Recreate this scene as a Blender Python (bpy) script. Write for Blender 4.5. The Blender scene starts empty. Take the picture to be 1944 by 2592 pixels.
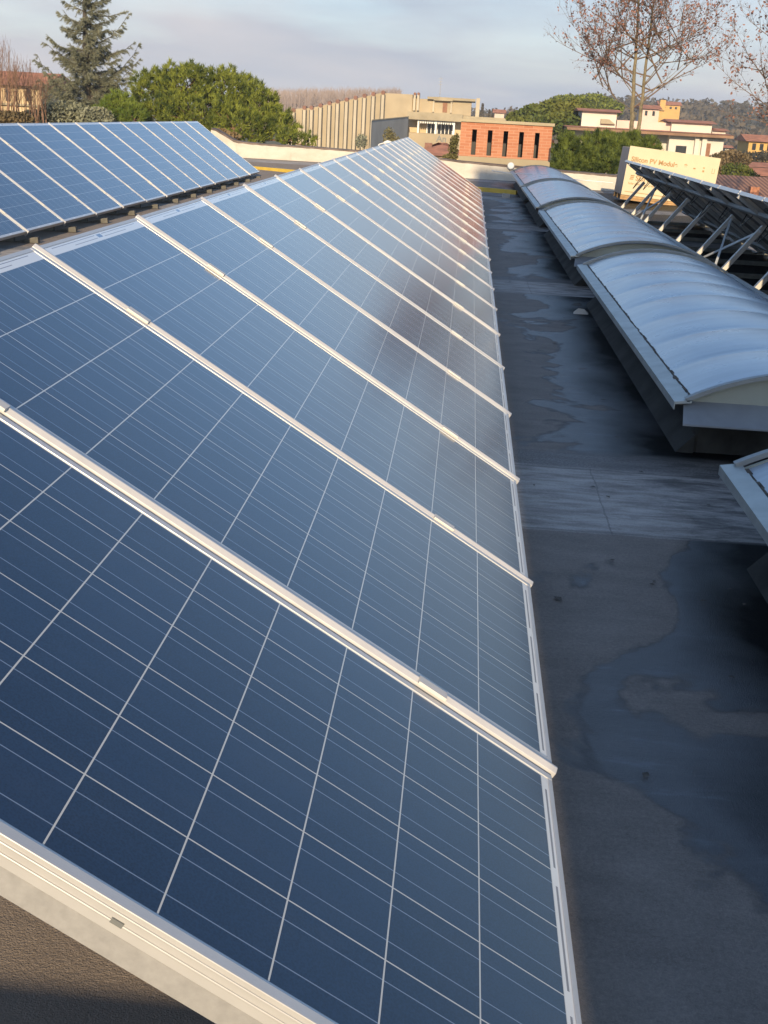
import bpy, math, random
import numpy as np
from mathutils import Matrix, Vector
R = math.radians
random.seed(7); rng = np.random.default_rng(7)
S = bpy.context.scene; C = S.collection

# ------------------------------------------------------------------ camera
CAM = np.array([1.145, -1.100, 1.448])
ROT = np.array([(0.996066,0.071651,0.052150),(0.072474,-0.319945,-0.944660),(-0.051001,0.944723,-0.323879)])                                   # rows: right, down, forward
FPX = 2945.0                                              # focal length in pixels of the 1944x2592 photograph
cd = bpy.data.cameras.new('camera'); cam = bpy.data.objects.new('camera', cd); C.objects.link(cam)
cd.sensor_fit = 'VERTICAL'; cd.sensor_height = 36; cd.sensor_width = 27; cd.lens = FPX/2592*36
cd.clip_start = .05; cd.clip_end = 6000
M3 = Matrix((ROT[0], -ROT[1], -ROT[2])).transposed()
cam.matrix_world = Matrix.Translation(Vector(CAM)) @ M3.to_4x4()
S.camera = cam
def W(sx, sy, Y):
    """world point seen at photo pixel (sx, sy) standing at distance Y along the roof"""
    d = ROT.T @ np.array([(sx-972)/FPX, (sy-1296)/FPX, 1.0]); t = (Y-CAM[1])/d[1]
    return CAM+t*d
def PX(Y): return (Y+1.1)/FPX                             # metres per photo pixel at distance Y

# ------------------------------------------------------------------ sun, sky, exposure
SUN_EL, SUN_AZ = 18.0, 0.25                                # azimuth offset from straight behind, to the right
sl = bpy.data.lights.new('sun', 'SUN'); sun = bpy.data.objects.new('sun', sl); C.objects.link(sun)
sl.energy = 4.7; sl.angle = R(.5); sl.color = (1, .78, .50)
sdir = Vector((math.sin(R(SUN_AZ))*math.cos(R(SUN_EL)), -math.cos(R(SUN_AZ))*math.cos(R(SUN_EL)), math.sin(R(SUN_EL))))
sun.rotation_euler = sdir.to_track_quat('Z', 'Y').to_euler()
S.view_settings.view_transform = 'Standard'; S.view_settings.look = 'None'
S.view_settings.exposure = 0.50; S.view_settings.gamma = 1
S.cycles.use_denoising = True
S.cycles.max_bounces = 6; S.cycles.transparent_max_bounces = 8
S.cycles.sample_clamp_indirect = 8

class N:
    """a socket with arithmetic"""
    def __init__(s, nt, sock): s.nt, s.s = nt, sock
    def _m(s, op, *a, clamp=False):
        n = s.nt.nodes.new('ShaderNodeMath'); n.operation = op; n.use_clamp = clamp
        for i, v in enumerate((s,)+a):
            if isinstance(v, N): s.nt.links.new(v.s, n.inputs[i])
            else: n.inputs[i].default_value = v
        return N(s.nt, n.outputs[0])
    def __add__(s, o): return s._m('ADD', o)
    __radd__ = __add__
    def __sub__(s, o): return s._m('SUBTRACT', o)
    def __rsub__(s, o): return (s*-1)+o
    def __mul__(s, o): return s._m('MULTIPLY', o)
    __rmul__ = __mul__
    def __truediv__(s, o): return s._m('DIVIDE', o)
    def __gt__(s, o): return s._m('GREATER_THAN', o)
    def __lt__(s, o): return s._m('LESS_THAN', o)
    def fract(s): return s._m('FRACT')
    def floor(s): return s._m('FLOOR')
    def abs(s): return s._m('ABSOLUTE')
    def max(s, o): return s._m('MAXIMUM', o)
    def min(s, o): return s._m('MINIMUM', o)
    def sat(s): return s._m('ADD', 0.0, clamp=True)
    def step(s, a, b): return ((s-a)/(b-a)).sat()
    def band(s, a, b): return (s > a)*(s < b)
def comb(nt, x, y, z):
    n = nt.nodes.new('ShaderNodeCombineXYZ')
    for i, v in enumerate((x, y, z)):
        if isinstance(v, N): nt.links.new(v.s, n.inputs[i])
        else: n.inputs[i].default_value = v
    return n.outputs[0]
def noise(nt, vec, scale, detail=4, rough=.55, dist=0):
    n = nt.nodes.new('ShaderNodeTexNoise'); n.inputs['Scale'].default_value = scale; n.inputs['Detail'].default_value = detail
    n.inputs['Roughness'].default_value = rough; n.inputs['Distortion'].default_value = dist
    nt.links.new(vec, n.inputs['Vector']); return N(nt, n.outputs['Fac'])
def mixc(nt, f, a, b):
    n = nt.nodes.new('ShaderNodeMix'); n.data_type = 'RGBA'
    if isinstance(f, N): nt.links.new(f.s, n.inputs[0])
    else: n.inputs[0].default_value = f
    for i, v in ((6, a), (7, b)):
        if isinstance(v, tuple): n.inputs[i].default_value = (*v, 1)
        else: nt.links.new(v, n.inputs[i])
    return n.outputs[2]

w = bpy.data.worlds.new('World'); S.world = w; w.use_nodes = True; nt = w.node_tree; nt.nodes.clear()
sk = nt.nodes.new('ShaderNodeTexSky'); sk.sky_type = 'NISHITA'; sk.sun_disc = False
sk.sun_elevation = R(SUN_EL); sk.sun_rotation = R(180-SUN_AZ); sk.air_density = 1.0; sk.dust_density = .6; sk.ozone_density = 3.0
b1 = nt.nodes.new('ShaderNodeBackground'); b1.inputs[1].default_value = .15; nt.links.new(sk.outputs[0], b1.inputs[0])
tc = nt.nodes.new('ShaderNodeTexCoord'); sp = nt.nodes.new('ShaderNodeSeparateXYZ'); nt.links.new(tc.outputs['Generated'], sp.inputs[0])
dx, dy, dz = (N(nt, o) for o in sp.outputs)
den = dz.max(0.0)+.16
cv = comb(nt, dx/den*.5, dy/den*.5, dz*4)
n1 = noise(nt, cv, .8, 6, .5, .3); n2 = noise(nt, cv, 2.6, 5, .55, .5)
cl = (n1*.8+n2*.2).step(.36, .66)
shade = noise(nt, comb(nt, dx/den*.6, dy/den*.5, dz*6), 1.4, 5, .5, .3).step(.34, .70)
low = dz.step(.27, .08); hz = dz.step(.16, .0)
ccol = mixc(nt, shade, (.55, .62, .74), (.80, .78, .81))
b2 = nt.nodes.new('ShaderNodeBackground'); b2.inputs[1].default_value = .66; nt.links.new(ccol, b2.inputs[0])
ms = nt.nodes.new('ShaderNodeMixShader'); nt.links.new((cl*.75*(low*.80+.20)+hz*.9).sat().s, ms.inputs[0])
nt.links.new(b1.outputs[0], ms.inputs[1]); nt.links.new(b2.outputs[0], ms.inputs[2])
wo = nt.nodes.new('ShaderNodeOutputWorld'); nt.links.new(ms.outputs[0], wo.inputs[0])

# ------------------------------------------------------------------ materials
def newmat(name):
    m = bpy.data.materials.new(name); m.use_nodes = True; nt = m.node_tree
    return m, nt, nt.nodes['Principled BSDF']
def objco(nt):
    t = nt.nodes.new('ShaderNodeTexCoord'); s = nt.nodes.new('ShaderNodeSeparateXYZ'); nt.links.new(t.outputs['Object'], s.inputs[0])
    return t.outputs['Object'], N(nt, s.outputs[0]), N(nt, s.outputs[1]), N(nt, s.outputs[2])
def bump(nt, p, h, strength, dist=.01):
    b = nt.nodes.new('ShaderNodeBump'); b.inputs['Strength'].default_value = strength; b.inputs['Distance'].default_value = dist
    nt.links.new(h.s, b.inputs['Height']); nt.links.new(b.outputs[0], p.inputs['Normal'])
def mat(name, col, rough=.7, metal=0, var=.25, scale=3, bmp=0, bscale=None, spec=.5, col2=None):
    m, nt, p = newmat(name); v, x, y, z = objco(nt)
    n = noise(nt, v, scale, 6, .6)
    c2 = col2 or tuple(min(1, c*(1+var)) for c in col); c1 = col if col2 else tuple(c*(1-var) for c in col)
    nt.links.new(mixc(nt, n.step(.3, .7), c1, c2), p.inputs['Base Color'])
    p.inputs['Roughness'].default_value = rough; p.inputs['Metallic'].default_value = metal
    p.inputs['Specular IOR Level'].default_value = spec
    if bmp: bump(nt, p, noise(nt, v, bscale or scale*8, 5, .6), bmp)
    return m
MT = {}
MT['alu'] = mat('anodised_aluminium', (.50, .50, .495), .38, .3, .06, 9)
MT['alu_bar'] = mat('mill_aluminium', (.50, .50, .51), .5, .1, .06, 14)
MT['clampm'] = mat('clamp_metal', (.54, .53, .51), .6, .05, .08, 12)
MT['galv'] = mat('galvanised_steel', (.30, .30, .30), .6, .2, .12, 60)
MT['footm'] = mat('dull_foot', (.095, .09, .075), .7, .1, .25, 18)
MT['rail'] = mat('dull_base_rail', (.17, .165, .14), .75, .1, .3, 12)
MT['brace'] = mat('painted_brace', (.62, .66, .68), .45, .2, .08, 10)
MT['cable'] = mat('black_cable', (.012, .012, .012), .5)
MT['backsheet'] = mat('panel_back', (.20, .18, .165), .6, 0, .12, 2)
MT['flange'] = mat('weathered_flange', (.40, .42, .40), .45, .35, .2, 6)
MT['trim'] = mat('gable_trim', (.27, .28, .275), .5, .2, .15, 8)
MT['gable'] = mat('gable_panel', (.30, .31, .26), .6, 0, .15, 4)
MT['flash'] = mat('sheet_flashing', (.26, .27, .28), .5, .3, .25, 3)
MT['curb'] = mat('curb_bitumen', (.045, .046, .044), .85, 0, .5, 4, .4, 40, spec=.2)
MT['moss'] = mat('dirt_moss', (.10, .085, .07), .95, 0, .5, 30, .6, 80)
MT['yellow'] = mat('yellow_paint', (.44, .31, .045), .5, 0, .12, 6)
MT['block'] = mat('concrete_block', (.34, .33, .31), .9, 0, .2, 12, .3)
MT['white'] = mat('white_plaster', (.56, .53, .47), .85, 0, .08, .5)
MT['pink'] = mat('pink_plaster', (.62, .47, .40), .85, 0, .08, .5)
MT['ochre'] = mat('ochre_plaster', (.52, .32, .10), .85, 0, .1, .4)
MT['tan'] = mat('tan_plaster', (.52, .40, .24), .85, 0, .1, .4)
MT['tile'] = mat('terracotta_tiles', (.38, .16, .09), .85, 0, .35, 1.2)
MT['eave'] = mat('timber_eave', (.22, .13, .08), .8, 0, .3, 1)
MT['dark'] = mat('dark_opening', (.012, .013, .015), .3, 0, .2, 2)
MT['glass'] = mat('window_glass', (.03, .035, .04), .12, 0, .3, .8)
MT['frame'] = mat('white_frame', (.7, .7, .68), .6, 0, .05)
MT['door'] = mat('brown_door', (.22, .10, .05), .7)
MT['conc'] = mat('beige_concrete', (.37, .305, .205), .9, 0, .12, .35)
MT['conc2'] = mat('pale_pilaster', (.43, .375, .28), .9, 0, .12, .35)
MT['slab'] = mat('weathered_slab', (.33, .28, .19), .9, 0, .2, .4)
MT['shade_block'] = mat('facade_shade_grey', (.30, .30, .29), .8, 0, .15, .3)  # facade shadow put into the colour of the added block
MT['letter'] = mat('grey_letters', (.16, .17, .17), .6)
MT['cap'] = mat('rib_cap', (.20, .10, .07), .8, 0, .3, 2)
MT['bark_pine'] = mat('pine_bark', (.20, .12, .075), .95, 0, .4, 4)
MT['bark_pale'] = mat('pale_bark', (.17, .14, .085), .9, 0, .4, 5)
MT['bark_dark'] = mat('dark_bark', (.075, .062, .050), .95, 0, .4, 5)
MT['twig'] = mat('brown_twigs', (.145, .100, .072), .95, 0, .3, 3)
MT['bark_cedar'] = mat('grey_bark', (.055, .048, .040), .95, 0, .4, 5)
MT['stem'] = mat('bare_stems', (.23, .135, .085), .95, 0, .3, 2)
MT['poplar'] = mat('bare_poplars', (.27, .215, .19), 1, 0, .2, .02)
MT['creeper'] = None
def leafmat(name, a, b, scale=1.1, rough=.75):
    m = mat(name, a, rough, 0, 0, scale, col2=b, spec=.25)
    for n in m.node_tree.nodes:
        if n.type == 'MATH' and n.operation == 'SUBTRACT': n.inputs[1].default_value = .38
        if n.type == 'MATH' and n.operation == 'DIVIDE': n.inputs[1].default_value = .24
    p = m.node_tree.nodes['Principled BSDF']
    return m
MT['pine'] = leafmat('pine_needles', (.036, .058, .010), (.205, .235, .034), 2.0)
MT['pine2'] = leafmat('pine_needles_fresh', (.060, .100, .014), (.15, .195, .03), .9)
MT['pine3'] = leafmat('dark_pine_needles', (.024, .042, .010), (.125, .160, .030), 2.6)
MT['cedar'] = leafmat('cedar_needles', (.125, .135, .09), (.235, .24, .165), .9)
MT['creeper'] = leafmat('creeper_leaves', (.10, .095, .035), (.20, .17, .07), 1.0)
MT['laurel'] = leafmat('laurel_leaves', (.045, .07, .012), (.13, .14, .025), .35)
MT['drybush'] = leafmat('dry_bush', (.09, .07, .035), (.19, .135, .07), .6)
MT['leaf'] = leafmat('autumn_leaf', (.15, .068, .050), (.32, .165, .125), 3.5)
MT['hillwood'] = leafmat('hill_wood', (.045, .045, .036), (.125, .10, .07), .03)
MT['hill'] = mat('hill_ground', (.07, .065, .035), 1, 0, .4, .02)
MT['field'] = mat('field', (.09, .085, .04), 1, 0, .4, .03)

# panel glass: cells, bus bars, white back sheet and solder ribbons in one laminate
def panel_material():
    m, nt, p = newmat('solar_cells'); v, x, y, z = objco(nt)
    u = x; vv = y*-1
    cu = (u-.0270)/.1555; cw = (vv-.0454)/.15745
    inside = cu.band(0, 6)*cw.band(0, 10)
    fu, fw = cu.fract(), cw.fract()
    gu = ((fu-.5).abs() > .4920); gw = ((fw-.5).abs() > .4920)
    gap = gu.max(gw)
    bus = (((fu-.25).abs() < .0062).max((fu-.75).abs() < .0062))*(1-gw)
    oi = nt.nodes.new('ShaderNodeObjectInfo'); rnd = N(nt, oi.outputs['Random'])
    wn = nt.nodes.new('ShaderNodeTexWhiteNoise'); wn.noise_dimensions = '3D'
    nt.links.new(comb(nt, cu.floor(), cw.floor(), rnd*50), wn.inputs[0])
    tone = N(nt, wn.outputs['Value'])
    vo = nt.nodes.new('ShaderNodeTexVoronoi'); vo.inputs['Scale'].default_value = 270; nt.links.new(v, vo.inputs['Vector'])
    dots = N(nt, vo.outputs['Distance']).step(.15, .75)
    gr = nt.nodes.new('ShaderNodeTexVoronoi'); gr.inputs['Scale'].default_value = 42; nt.links.new(v, gr.inputs['Vector'])
    sp2 = nt.nodes.new('ShaderNodeSeparateColor'); nt.links.new(gr.outputs['Color'], sp2.inputs[0]); grain = N(nt, sp2.outputs[0])
    k = tone*.38+dots*.75+grain*.16
    cell = mixc(nt, k.sat(), (.0026, .0072, .0195), (.0085, .022, .054))
    rib1 = vv.band(.0195, .0222)*u.band(.07, .90); rib2 = vv.band(.0322, .0347)*u.band(.24, .76)
    mid = u.band(.455, .525)
    rib = (rib1.max(rib2))*(1-mid)
    blob = vv.band(.019, .034)*u.band(.470, .512)
    seg = ((u-.045)/.308).fract() < .83
    rib3 = vv.band(1.6262, 1.6308)*seg*u.band(.03, .95)
    sheet = mixc(nt, rib.max(rib3), (.66, .67, .66), (.20, .19, .19))
    sheet = mixc(nt, blob, sheet, (.10, .14, .24))
    line = mixc(nt, 0.0, (.62, .63, .62), (.6, .6, .6))
    c = mixc(nt, bus, cell, (.16, .21, .30))
    c = mixc(nt, gap, c, (.50, .50, .48))
    c = mixc(nt, inside, sheet, c)
    dn = noise(nt, v, 5, 6, .65); ds = noise(nt, comb(nt, u*30, vv*2.2, rnd*20), 1.0, 4, .6)
    dust = (dn*.6+ds*.4).step(.48, .78)*.03+vv.step(1.52, 1.63)*(dn.step(.40, .7))*.07
    c = mixc(nt, dust, c, (.30, .28, .25))
    nt.links.new((dust*.9+.125).s, p.inputs['Coat Roughness'])
    nt.links.new(c, p.inputs['Base Color'])
    p.inputs['Roughness'].default_value = .45; p.inputs['Specular IOR Level'].default_value = .25; p.inputs['Specular Tint'].default_value = (.48, .70, 1, 1)
    p.inputs['Coat Weight'].default_value = 1; p.inputs['Coat Roughness'].default_value = .17; p.inputs['Coat IOR'].default_value = 1.46
    return m
MT['cells'] = panel_material()
def leg_material():
    m, nt, p = newmat('perforated_channel'); v, x, y, z = objco(nt)
    f = (z/.16).fract()-.5
    hole = ((f*.16)._m('POWER', 2)+(y*1.0)._m('POWER', 2)) < .00008
    nt.links.new(mixc(nt, hole, mixc(nt, noise(nt, v, 20), (.36, .36, .35), (.48, .47, .45)), (.03, .03, .03)), p.inputs['Base Color'])
    p.inputs['Roughness'].default_value = .5; p.inputs['Metallic'].default_value = .4
    return m
MT['leg'] = leg_material()
def glazing_material():
    m, nt, p = newmat('opal_polycarbonate'); v, x, y, z = objco(nt)
    s = noise(nt, comb(nt, x*1.2, y*9, z), 1.5, 5, .6)
    fl = noise(nt, v, 5, 3)
    k = (s*.7+fl*.3).step(.3, .7)
    nt.links.new(mixc(nt, k, (.25, .29, .335), (.39, .44, .495)), p.inputs['Base Color'])
    p.inputs['Roughness'].default_value = .34; p.inputs['Specular IOR Level'].default_value = .55
    nt.links.new((fl*.2+.20).s, p.inputs['Roughness']); p.inputs['Coat Weight'].default_value = .35; p.inputs['Coat Roughness'].default_value = .20
    return m
MT['glaze'] = glazing_material()
def roof_material():
    m, nt, p = newmat('bitumen_roof'); v, x, y, z = objco(nt)
    big = noise(nt, v, .9, 6, .6, .6); med = noise(nt, v, 4.5, 6, .65); fine = noise(nt, v, 90, 4, .7); grit = noise(nt, v, 260, 2, .6)
    stre = noise(nt, comb(nt, x*1.0, y*4.0, z), 1.3, 6, .65, .5); lobe = noise(nt, comb(nt, x*1.0, y*.8, z), 1.35, 5, .52, .4)
    scr = noise(nt, comb(nt, x*2.2, y*9, z), 1.6, 7, .7, .3)
    wob = (big-.5)
    t = ((y+(med-.5)*.03-3.05)/6.30).fract()*6.30
    bandm = (t+(fine-.5)*.04).step(-.02, .03)*(1-(t+(big-.5)*.10+(fine-.5)*.05).step(1.08, 1.18))*(.55+scr.step(.35, .55)*.45)
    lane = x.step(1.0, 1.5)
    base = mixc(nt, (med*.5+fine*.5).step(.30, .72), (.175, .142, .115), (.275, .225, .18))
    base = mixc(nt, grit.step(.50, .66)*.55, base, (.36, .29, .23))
    lanec = mixc(nt, (med*.28+fine*.36+scr*.22+grit*.14).step(.37, .63), (.135, .116, .102), (.275, .24, .21))  # lane's shade and the open roof's sun put into separate tones
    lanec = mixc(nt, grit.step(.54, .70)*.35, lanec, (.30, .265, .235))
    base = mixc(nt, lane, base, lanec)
    bandc = mixc(nt, (scr*.55+fine*.25+big*.2).step(.34, .64), (.16, .148, .138), (.50, .465, .43))
    gritty = t.step(.84, .90)*(1-t.step(1.12, 1.15))
    bandc = mixc(nt, gritty*.75, bandc, mixc(nt, (grit*.6+fine*.4).step(.42, .6), (.045, .045, .048), (.26, .25, .24)))
    c = mixc(nt, bandm, base, bandc)
    wl_ = x+(lobe-.5)*2.6+(med-.5)*.10
    wetx = (wl_+(grit-.5)*.06).step(1.79, 1.84)*lane*(1-bandm)
    wet2 = (lobe+(med-.5)*.06+(grit-.5)*.02).step(.585, .60)*lane*(1-bandm)*.7
    wet = wetx.max(wet2)
    c = mixc(nt, wet*.80, c, mixc(nt, (med*.4+grit*.3+scr*.3).step(.35, .65), (.034, .041, .050), (.090, .102, .116)))
    rim = (1-((wl_-1.81).abs()).step(0, .05))*lane*(1-bandm)
    c = mixc(nt, rim*med.step(.35, .6)*.55, c, (.030, .030, .032))
    chalk = scr.step(.56, .74)*wetx*.55*(lobe.step(.45, .6))
    c = mixc(nt, chalk, c, (.24, .28, .33))
    curbm = (x+(lobe-.5)*.9+(med-.5)*.12+(grit-.5)*.08).step(1.88, 2.20)*(1-bandm*.80)  # near-black band growing towards the curb, edge broken by noise
    c = mixc(nt, curbm*.96, c, (.004, .0045, .005))
    blot = big.step(.60, .70)*lane*(1-bandm); c = mixc(nt, blot*.35, c, (.035, .036, .04))
    seam = ((x-1.78+(med-.5)*.05).abs() < .0035)*bandm*(1-gritty)
    seam2 = ((t-.855+(scr-.5)*.06).abs() < .010)+((t-.02+(scr-.5)*.03).abs() < .008)
    c = mixc(nt, (seam*.45+seam2*bandm*.45).sat()*.75, c, (.022, .022, .024))
    lap = (((y+3.3)/1.05).fract() < .008)*(1-lane)
    c = mixc(nt, lap*.6, c, (.05, .045, .04))
    nt.links.new(c, p.inputs['Base Color'])
    nt.links.new((.88-wet*.44+chalk*.2).s, p.inputs['Roughness'])
    nt.links.new(((1-curbm*.92)*.45).s, p.inputs['Specular IOR Level'])
    bump(nt, p, fine*.7+grit*.6+med*.9+scr*.3-(seam+seam2)*.6, .7, .006)
    return m
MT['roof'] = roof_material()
def parapet_material():
    m, nt, p = newmat('whitewashed_wall'); v, x, y, z = objco(nt)
    n = noise(nt, comb(nt, x*1.2, y, z*2.5), 1.6, 6, .65); st = noise(nt, comb(nt, x*5, y, z*.6), 2.2, 5, .6)
    c = mixc(nt, n.step(.35, .75), (.42, .38, .32), (.53, .50, .44))
    c = mixc(nt, st.step(.60, .75)*.5, c, (.34, .29, .23))
    nt.links.new(c, p.inputs['Base Color']); p.inputs['Roughness'].default_value = .85
    bump(nt, p, n, .5, .03); return m
MT['parapet'] = parapet_material()
MT['coping'] = mat('dark_coping', (.13, .10, .085), .85, 0, .4, 3, .5, 20)
def brick_material():
    m, nt, p = newmat('red_brick'); t = nt.nodes.new('ShaderNodeTexCoord'); s = nt.nodes.new('ShaderNodeSeparateXYZ'); nt.links.new(t.outputs['Object'], s.inputs[0])
    x, y, z = (N(nt, o) for o in s.outputs)
    b = nt.nodes.new('ShaderNodeTexBrick'); nt.links.new(comb(nt, x+y, z, 0.0), b.inputs['Vector'])
    b.inputs['Scale'].default_value = 1; b.inputs['Brick Width'].default_value = .25; b.inputs['Row Height'].default_value = .0745; b.inputs['Mortar Size'].default_value = .006
    b.inputs['Color1'].default_value = (.35, .135, .068, 1); b.inputs['Color2'].default_value = (.42, .185, .10, 1); b.inputs['Mortar'].default_value = (.45, .26, .17, 1)
    n = noise(nt, t.outputs['Object'], 2.6, 5)
    nt.links.new(mixc(nt, n.step(.35, .8)*.40, b.outputs['Color'], (.32, .12, .07)), p.inputs['Base Color']); p.inputs['Roughness'].default_value = .9
    return m
MT['brick'] = brick_material()
def tile_rows_material():
    m, nt, p = newmat('barrel_tiles'); v, x, y, z = objco(nt)
    f = (x/.24).fract(); n = noise(nt, v, 6, 4)
    nt.links.new(mixc(nt, ((f-.5).abs()*1.6+n*.4).step(.25, .9), (.40, .20, .12), (.15, .075, .05)), p.inputs['Base Color'])
    p.inputs['Roughness'].default_value = .9; bump(nt, p, (f-.5).abs(), 1, .05); return m
MT['tilerows'] = tile_rows_material()
MT['carton'] = mat('cardboard_printed', (.53, .455, .31), .8, 0, .05, 3)
MT['carton_side'] = mat('cardboard_shaded', (.30, .27, .24), .55, 0, .1, 5)  # darker cardboard: the side face's shade put into its colour
MT['ink'] = mat('ochre_ink', (.33, .20, .085), .8)
MT['pallet'] = mat('pallet_wood', (.36, .22, .10), .9, 0, .3, 8)

# ------------------------------------------------------------------ mesh builder, objects
class MB:
    def __init__(s): s.v = []; s.f = []
    def add(s, vs, fs):
        o = len(s.v); s.v.extend([tuple(map(float, q)) for q in vs]); s.f.extend([tuple(i+o for i in f) for f in fs]); return s
    def box(s, x0, x1, y0, y1, z0, z1):
        return s.add([(x0,y0,z0),(x1,y0,z0),(x1,y1,z0),(x0,y1,z0),(x0,y0,z1),(x1,y0,z1),(x1,y1,z1),(x0,y1,z1)],
                     [(3,2,1,0),(4,5,6,7),(0,1,5,4),(1,2,6,5),(2,3,7,6),(3,0,4,7)])
    def bar(s, a, b, wd, ht, up=(0,0,1)):
        a, b = Vector(a), Vector(b); d = (b-a).normalized(); sd = d.cross(Vector(up)).normalized(); u = sd.cross(d)
        vs = [p+sd*i*wd/2+u*j*ht/2 for p in (a, b) for i, j in ((-1,-1),(1,-1),(1,1),(-1,1))]
        return s.add(vs, [(0,1,2,3),(7,6,5,4),(0,4,5,1),(1,5,6,2),(2,6,7,3),(3,7,4,0)])
    def tube(s, pts, radii, n=6, cap=True):
        pts = [Vector(p) for p in pts]; rings = []
        for i, p in enumerate(pts):
            d = (pts[min(i+1, len(pts)-1)]-pts[max(i-1, 0)]).normalized()
            a = d.orthogonal().normalized(); b = d.cross(a)
            rings.append([p+(a*math.cos(2*math.pi*k/n)+b*math.sin(2*math.pi*k/n))*radii[i] for k in range(n)])
        vs = [q for r in rings for q in r]
        fs = [(i*n+k, i*n+(k+1) % n, (i+1)*n+(k+1) % n, (i+1)*n+k) for i in range(len(pts)-1) for k in range(n)]
        if cap: fs += [tuple(range(n))[::-1], tuple((len(pts)-1)*n+k for k in range(n))]
        return s.add(vs, fs)
    def prism(s, poly, axis, a, b):
        """extrude a 2-D polygon along axis 0/1/2 from a to b"""
        def P(q, t): l = list(q); l.insert(axis, t); return l
        n = len(poly)
        return s.add([P(q, a) for q in poly]+[P(q, b) for q in poly],
                     [tuple(range(n)), tuple(range(2*n-1, n-1, -1))]+[(i, i+n, (i+1) % n+n, (i+1) % n) for i in range(n)])
    def build(s, name, m, parent=None, smooth=False, fix=True):
        me = bpy.data.meshes.new(name); me.from_pydata(s.v, [], s.f); me.materials.append(m)
        if fix:
            import bmesh
            b = bmesh.new(); b.from_mesh(me); bmesh.ops.recalc_face_normals(b, faces=b.faces); b.to_mesh(me); b.free()
        if smooth: me.polygons.foreach_set('use_smooth', [True]*len(me.polygons))
        o = bpy.data.objects.new(name, me); C.objects.link(o)
        if parent: attach(o, parent)
        return o
def attach(o, parent):                                     # geometry is written in world space: keep it there
    o.parent = parent
    L = parent; T = Matrix()
    while L: T = L.matrix_basis @ T; L = L.parent
    o.matrix_basis = T.inverted() @ o.matrix_basis
def tag(o, label=None, cat=None, group=None, kind=None):
    for k, v in (('label', label), ('category', cat), ('group', group), ('kind', kind)):
        if v: o[k] = v
    return o
def empty(name, loc, label, cat, group=None):
    o = bpy.data.objects.new(name, None); C.objects.link(o); o.location = loc; o.empty_display_size = .2
    return tag(o, label, cat, group)
def bevel(o, wd, seg=2):
    b = o.modifiers.new('bevel', 'BEVEL'); b.width = wd; b.segments = seg; b.limit_method = 'ANGLE'; return o
def tri_mesh(name, verts, m, parent=None, quads=False):
    """fast mesh of separate triangles / quads from an (n,k,3) array"""
    k = 4 if quads else 3; n = len(verts); co = np.asarray(verts, dtype=np.float32).reshape(-1, 3)
    me = bpy.data.meshes.new(name); me.vertices.add(n*k); me.vertices.foreach_set('co', co.ravel())
    me.loops.add(n*k); me.loops.foreach_set('vertex_index', np.arange(n*k, dtype=np.int32))
    me.polygons.add(n); me.polygons.foreach_set('loop_start', np.arange(0, n*k, k, dtype=np.int32))
    me.update(calc_edges=True); me.materials.append(m)
    o = bpy.data.objects.new(name, me); C.objects.link(o)
    if parent: attach(o, parent)
    return o

# ------------------------------------------------------------------ setting: ground, roof
GZ = -6.5
g = MB(); g.add([(-2500,-400,GZ),(2500,-400,GZ),(2500,4500,GZ),(-2500,4500,GZ)], [(0,1,2,3)])
tag(g.build('ground', MT['field'], fix=False), kind='structure')
rf = MB()
xs = [-5.45,-2.6,.9,3.0,3.9,9]; ys = [-14,0,8,16,23,29.45,30.2]
def roofz(x, y): return (-.10 if x > 3.5 else 0)+(.19*max(0, min(1, (1.0-x)/3.4)) if y > 25 else 0)
rf.add([(x, y, roofz(x, y)) for y in ys for x in xs], [(j*6+i, j*6+i+1, (j+1)*6+i+1, (j+1)*6+i) for j in range(6) for i in range(5)])
rf.add([(-5.45,-14,GZ),(9,-14,GZ),(9,30.2,GZ),(-5.45,30.2,GZ),(-5.45,-14,0),(9,-14,-.10),(9,30.2,-.10),(-5.45,30.2,.19)], [(0,1,5,4),(1,2,6,5),(2,3,7,6),(3,0,4,7)])
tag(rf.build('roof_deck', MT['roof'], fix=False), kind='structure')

# ------------------------------------------------------------------ solar arrays
PIT = 1.0129; ML = 1.647; MW = (.005, .982)
def panel_parts(parent):
    u0, u1 = MW
    a = MB(); a.box(u0+.004, u1-.004, -ML+.003, -.004, -.007, -.002)
    pan = a.build('solar_panel', MT['cells'])
    f = MB()
    f.box(u0, u0+.0185, -ML, 0, -.040, 0); f.box(u1-.0185, u1, -ML, 0, -.040, 0)
    f.box(u0+.0185, u1-.0185, -.013, 0, -.040, -.0003); f.box(u0+.0185, u1-.0185, -ML, -ML+.011, -.040, -.0003)
    for zc in (-.010, -.0235): f.box(u0-.0022, u0, -ML+.001, -.001, zc-.0018, zc+.0018)
    fr = f.build('panel_frame', MT['alu']); bevel(fr, .0012, 2); fr.parent = pan
    bk = MB().box(u0+.013, u1-.013, -ML+.011, -.013, -.010, -.0075).build('back_sheet', MT['backsheet']); bk.parent = pan
    jb = MB().box(.44, .56, -.30, -.20, -.034, -.010).build('junction_box', MT['cable']); jb.parent = pan
    return [pan, fr, bk, jb]
PROTO = None
def copy_set(objs):
    new = [o.copy() for o in objs]
    for o in new: C.objects.link(o)
    for o in new[1:]: o.parent = new[0]
    return new
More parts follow.
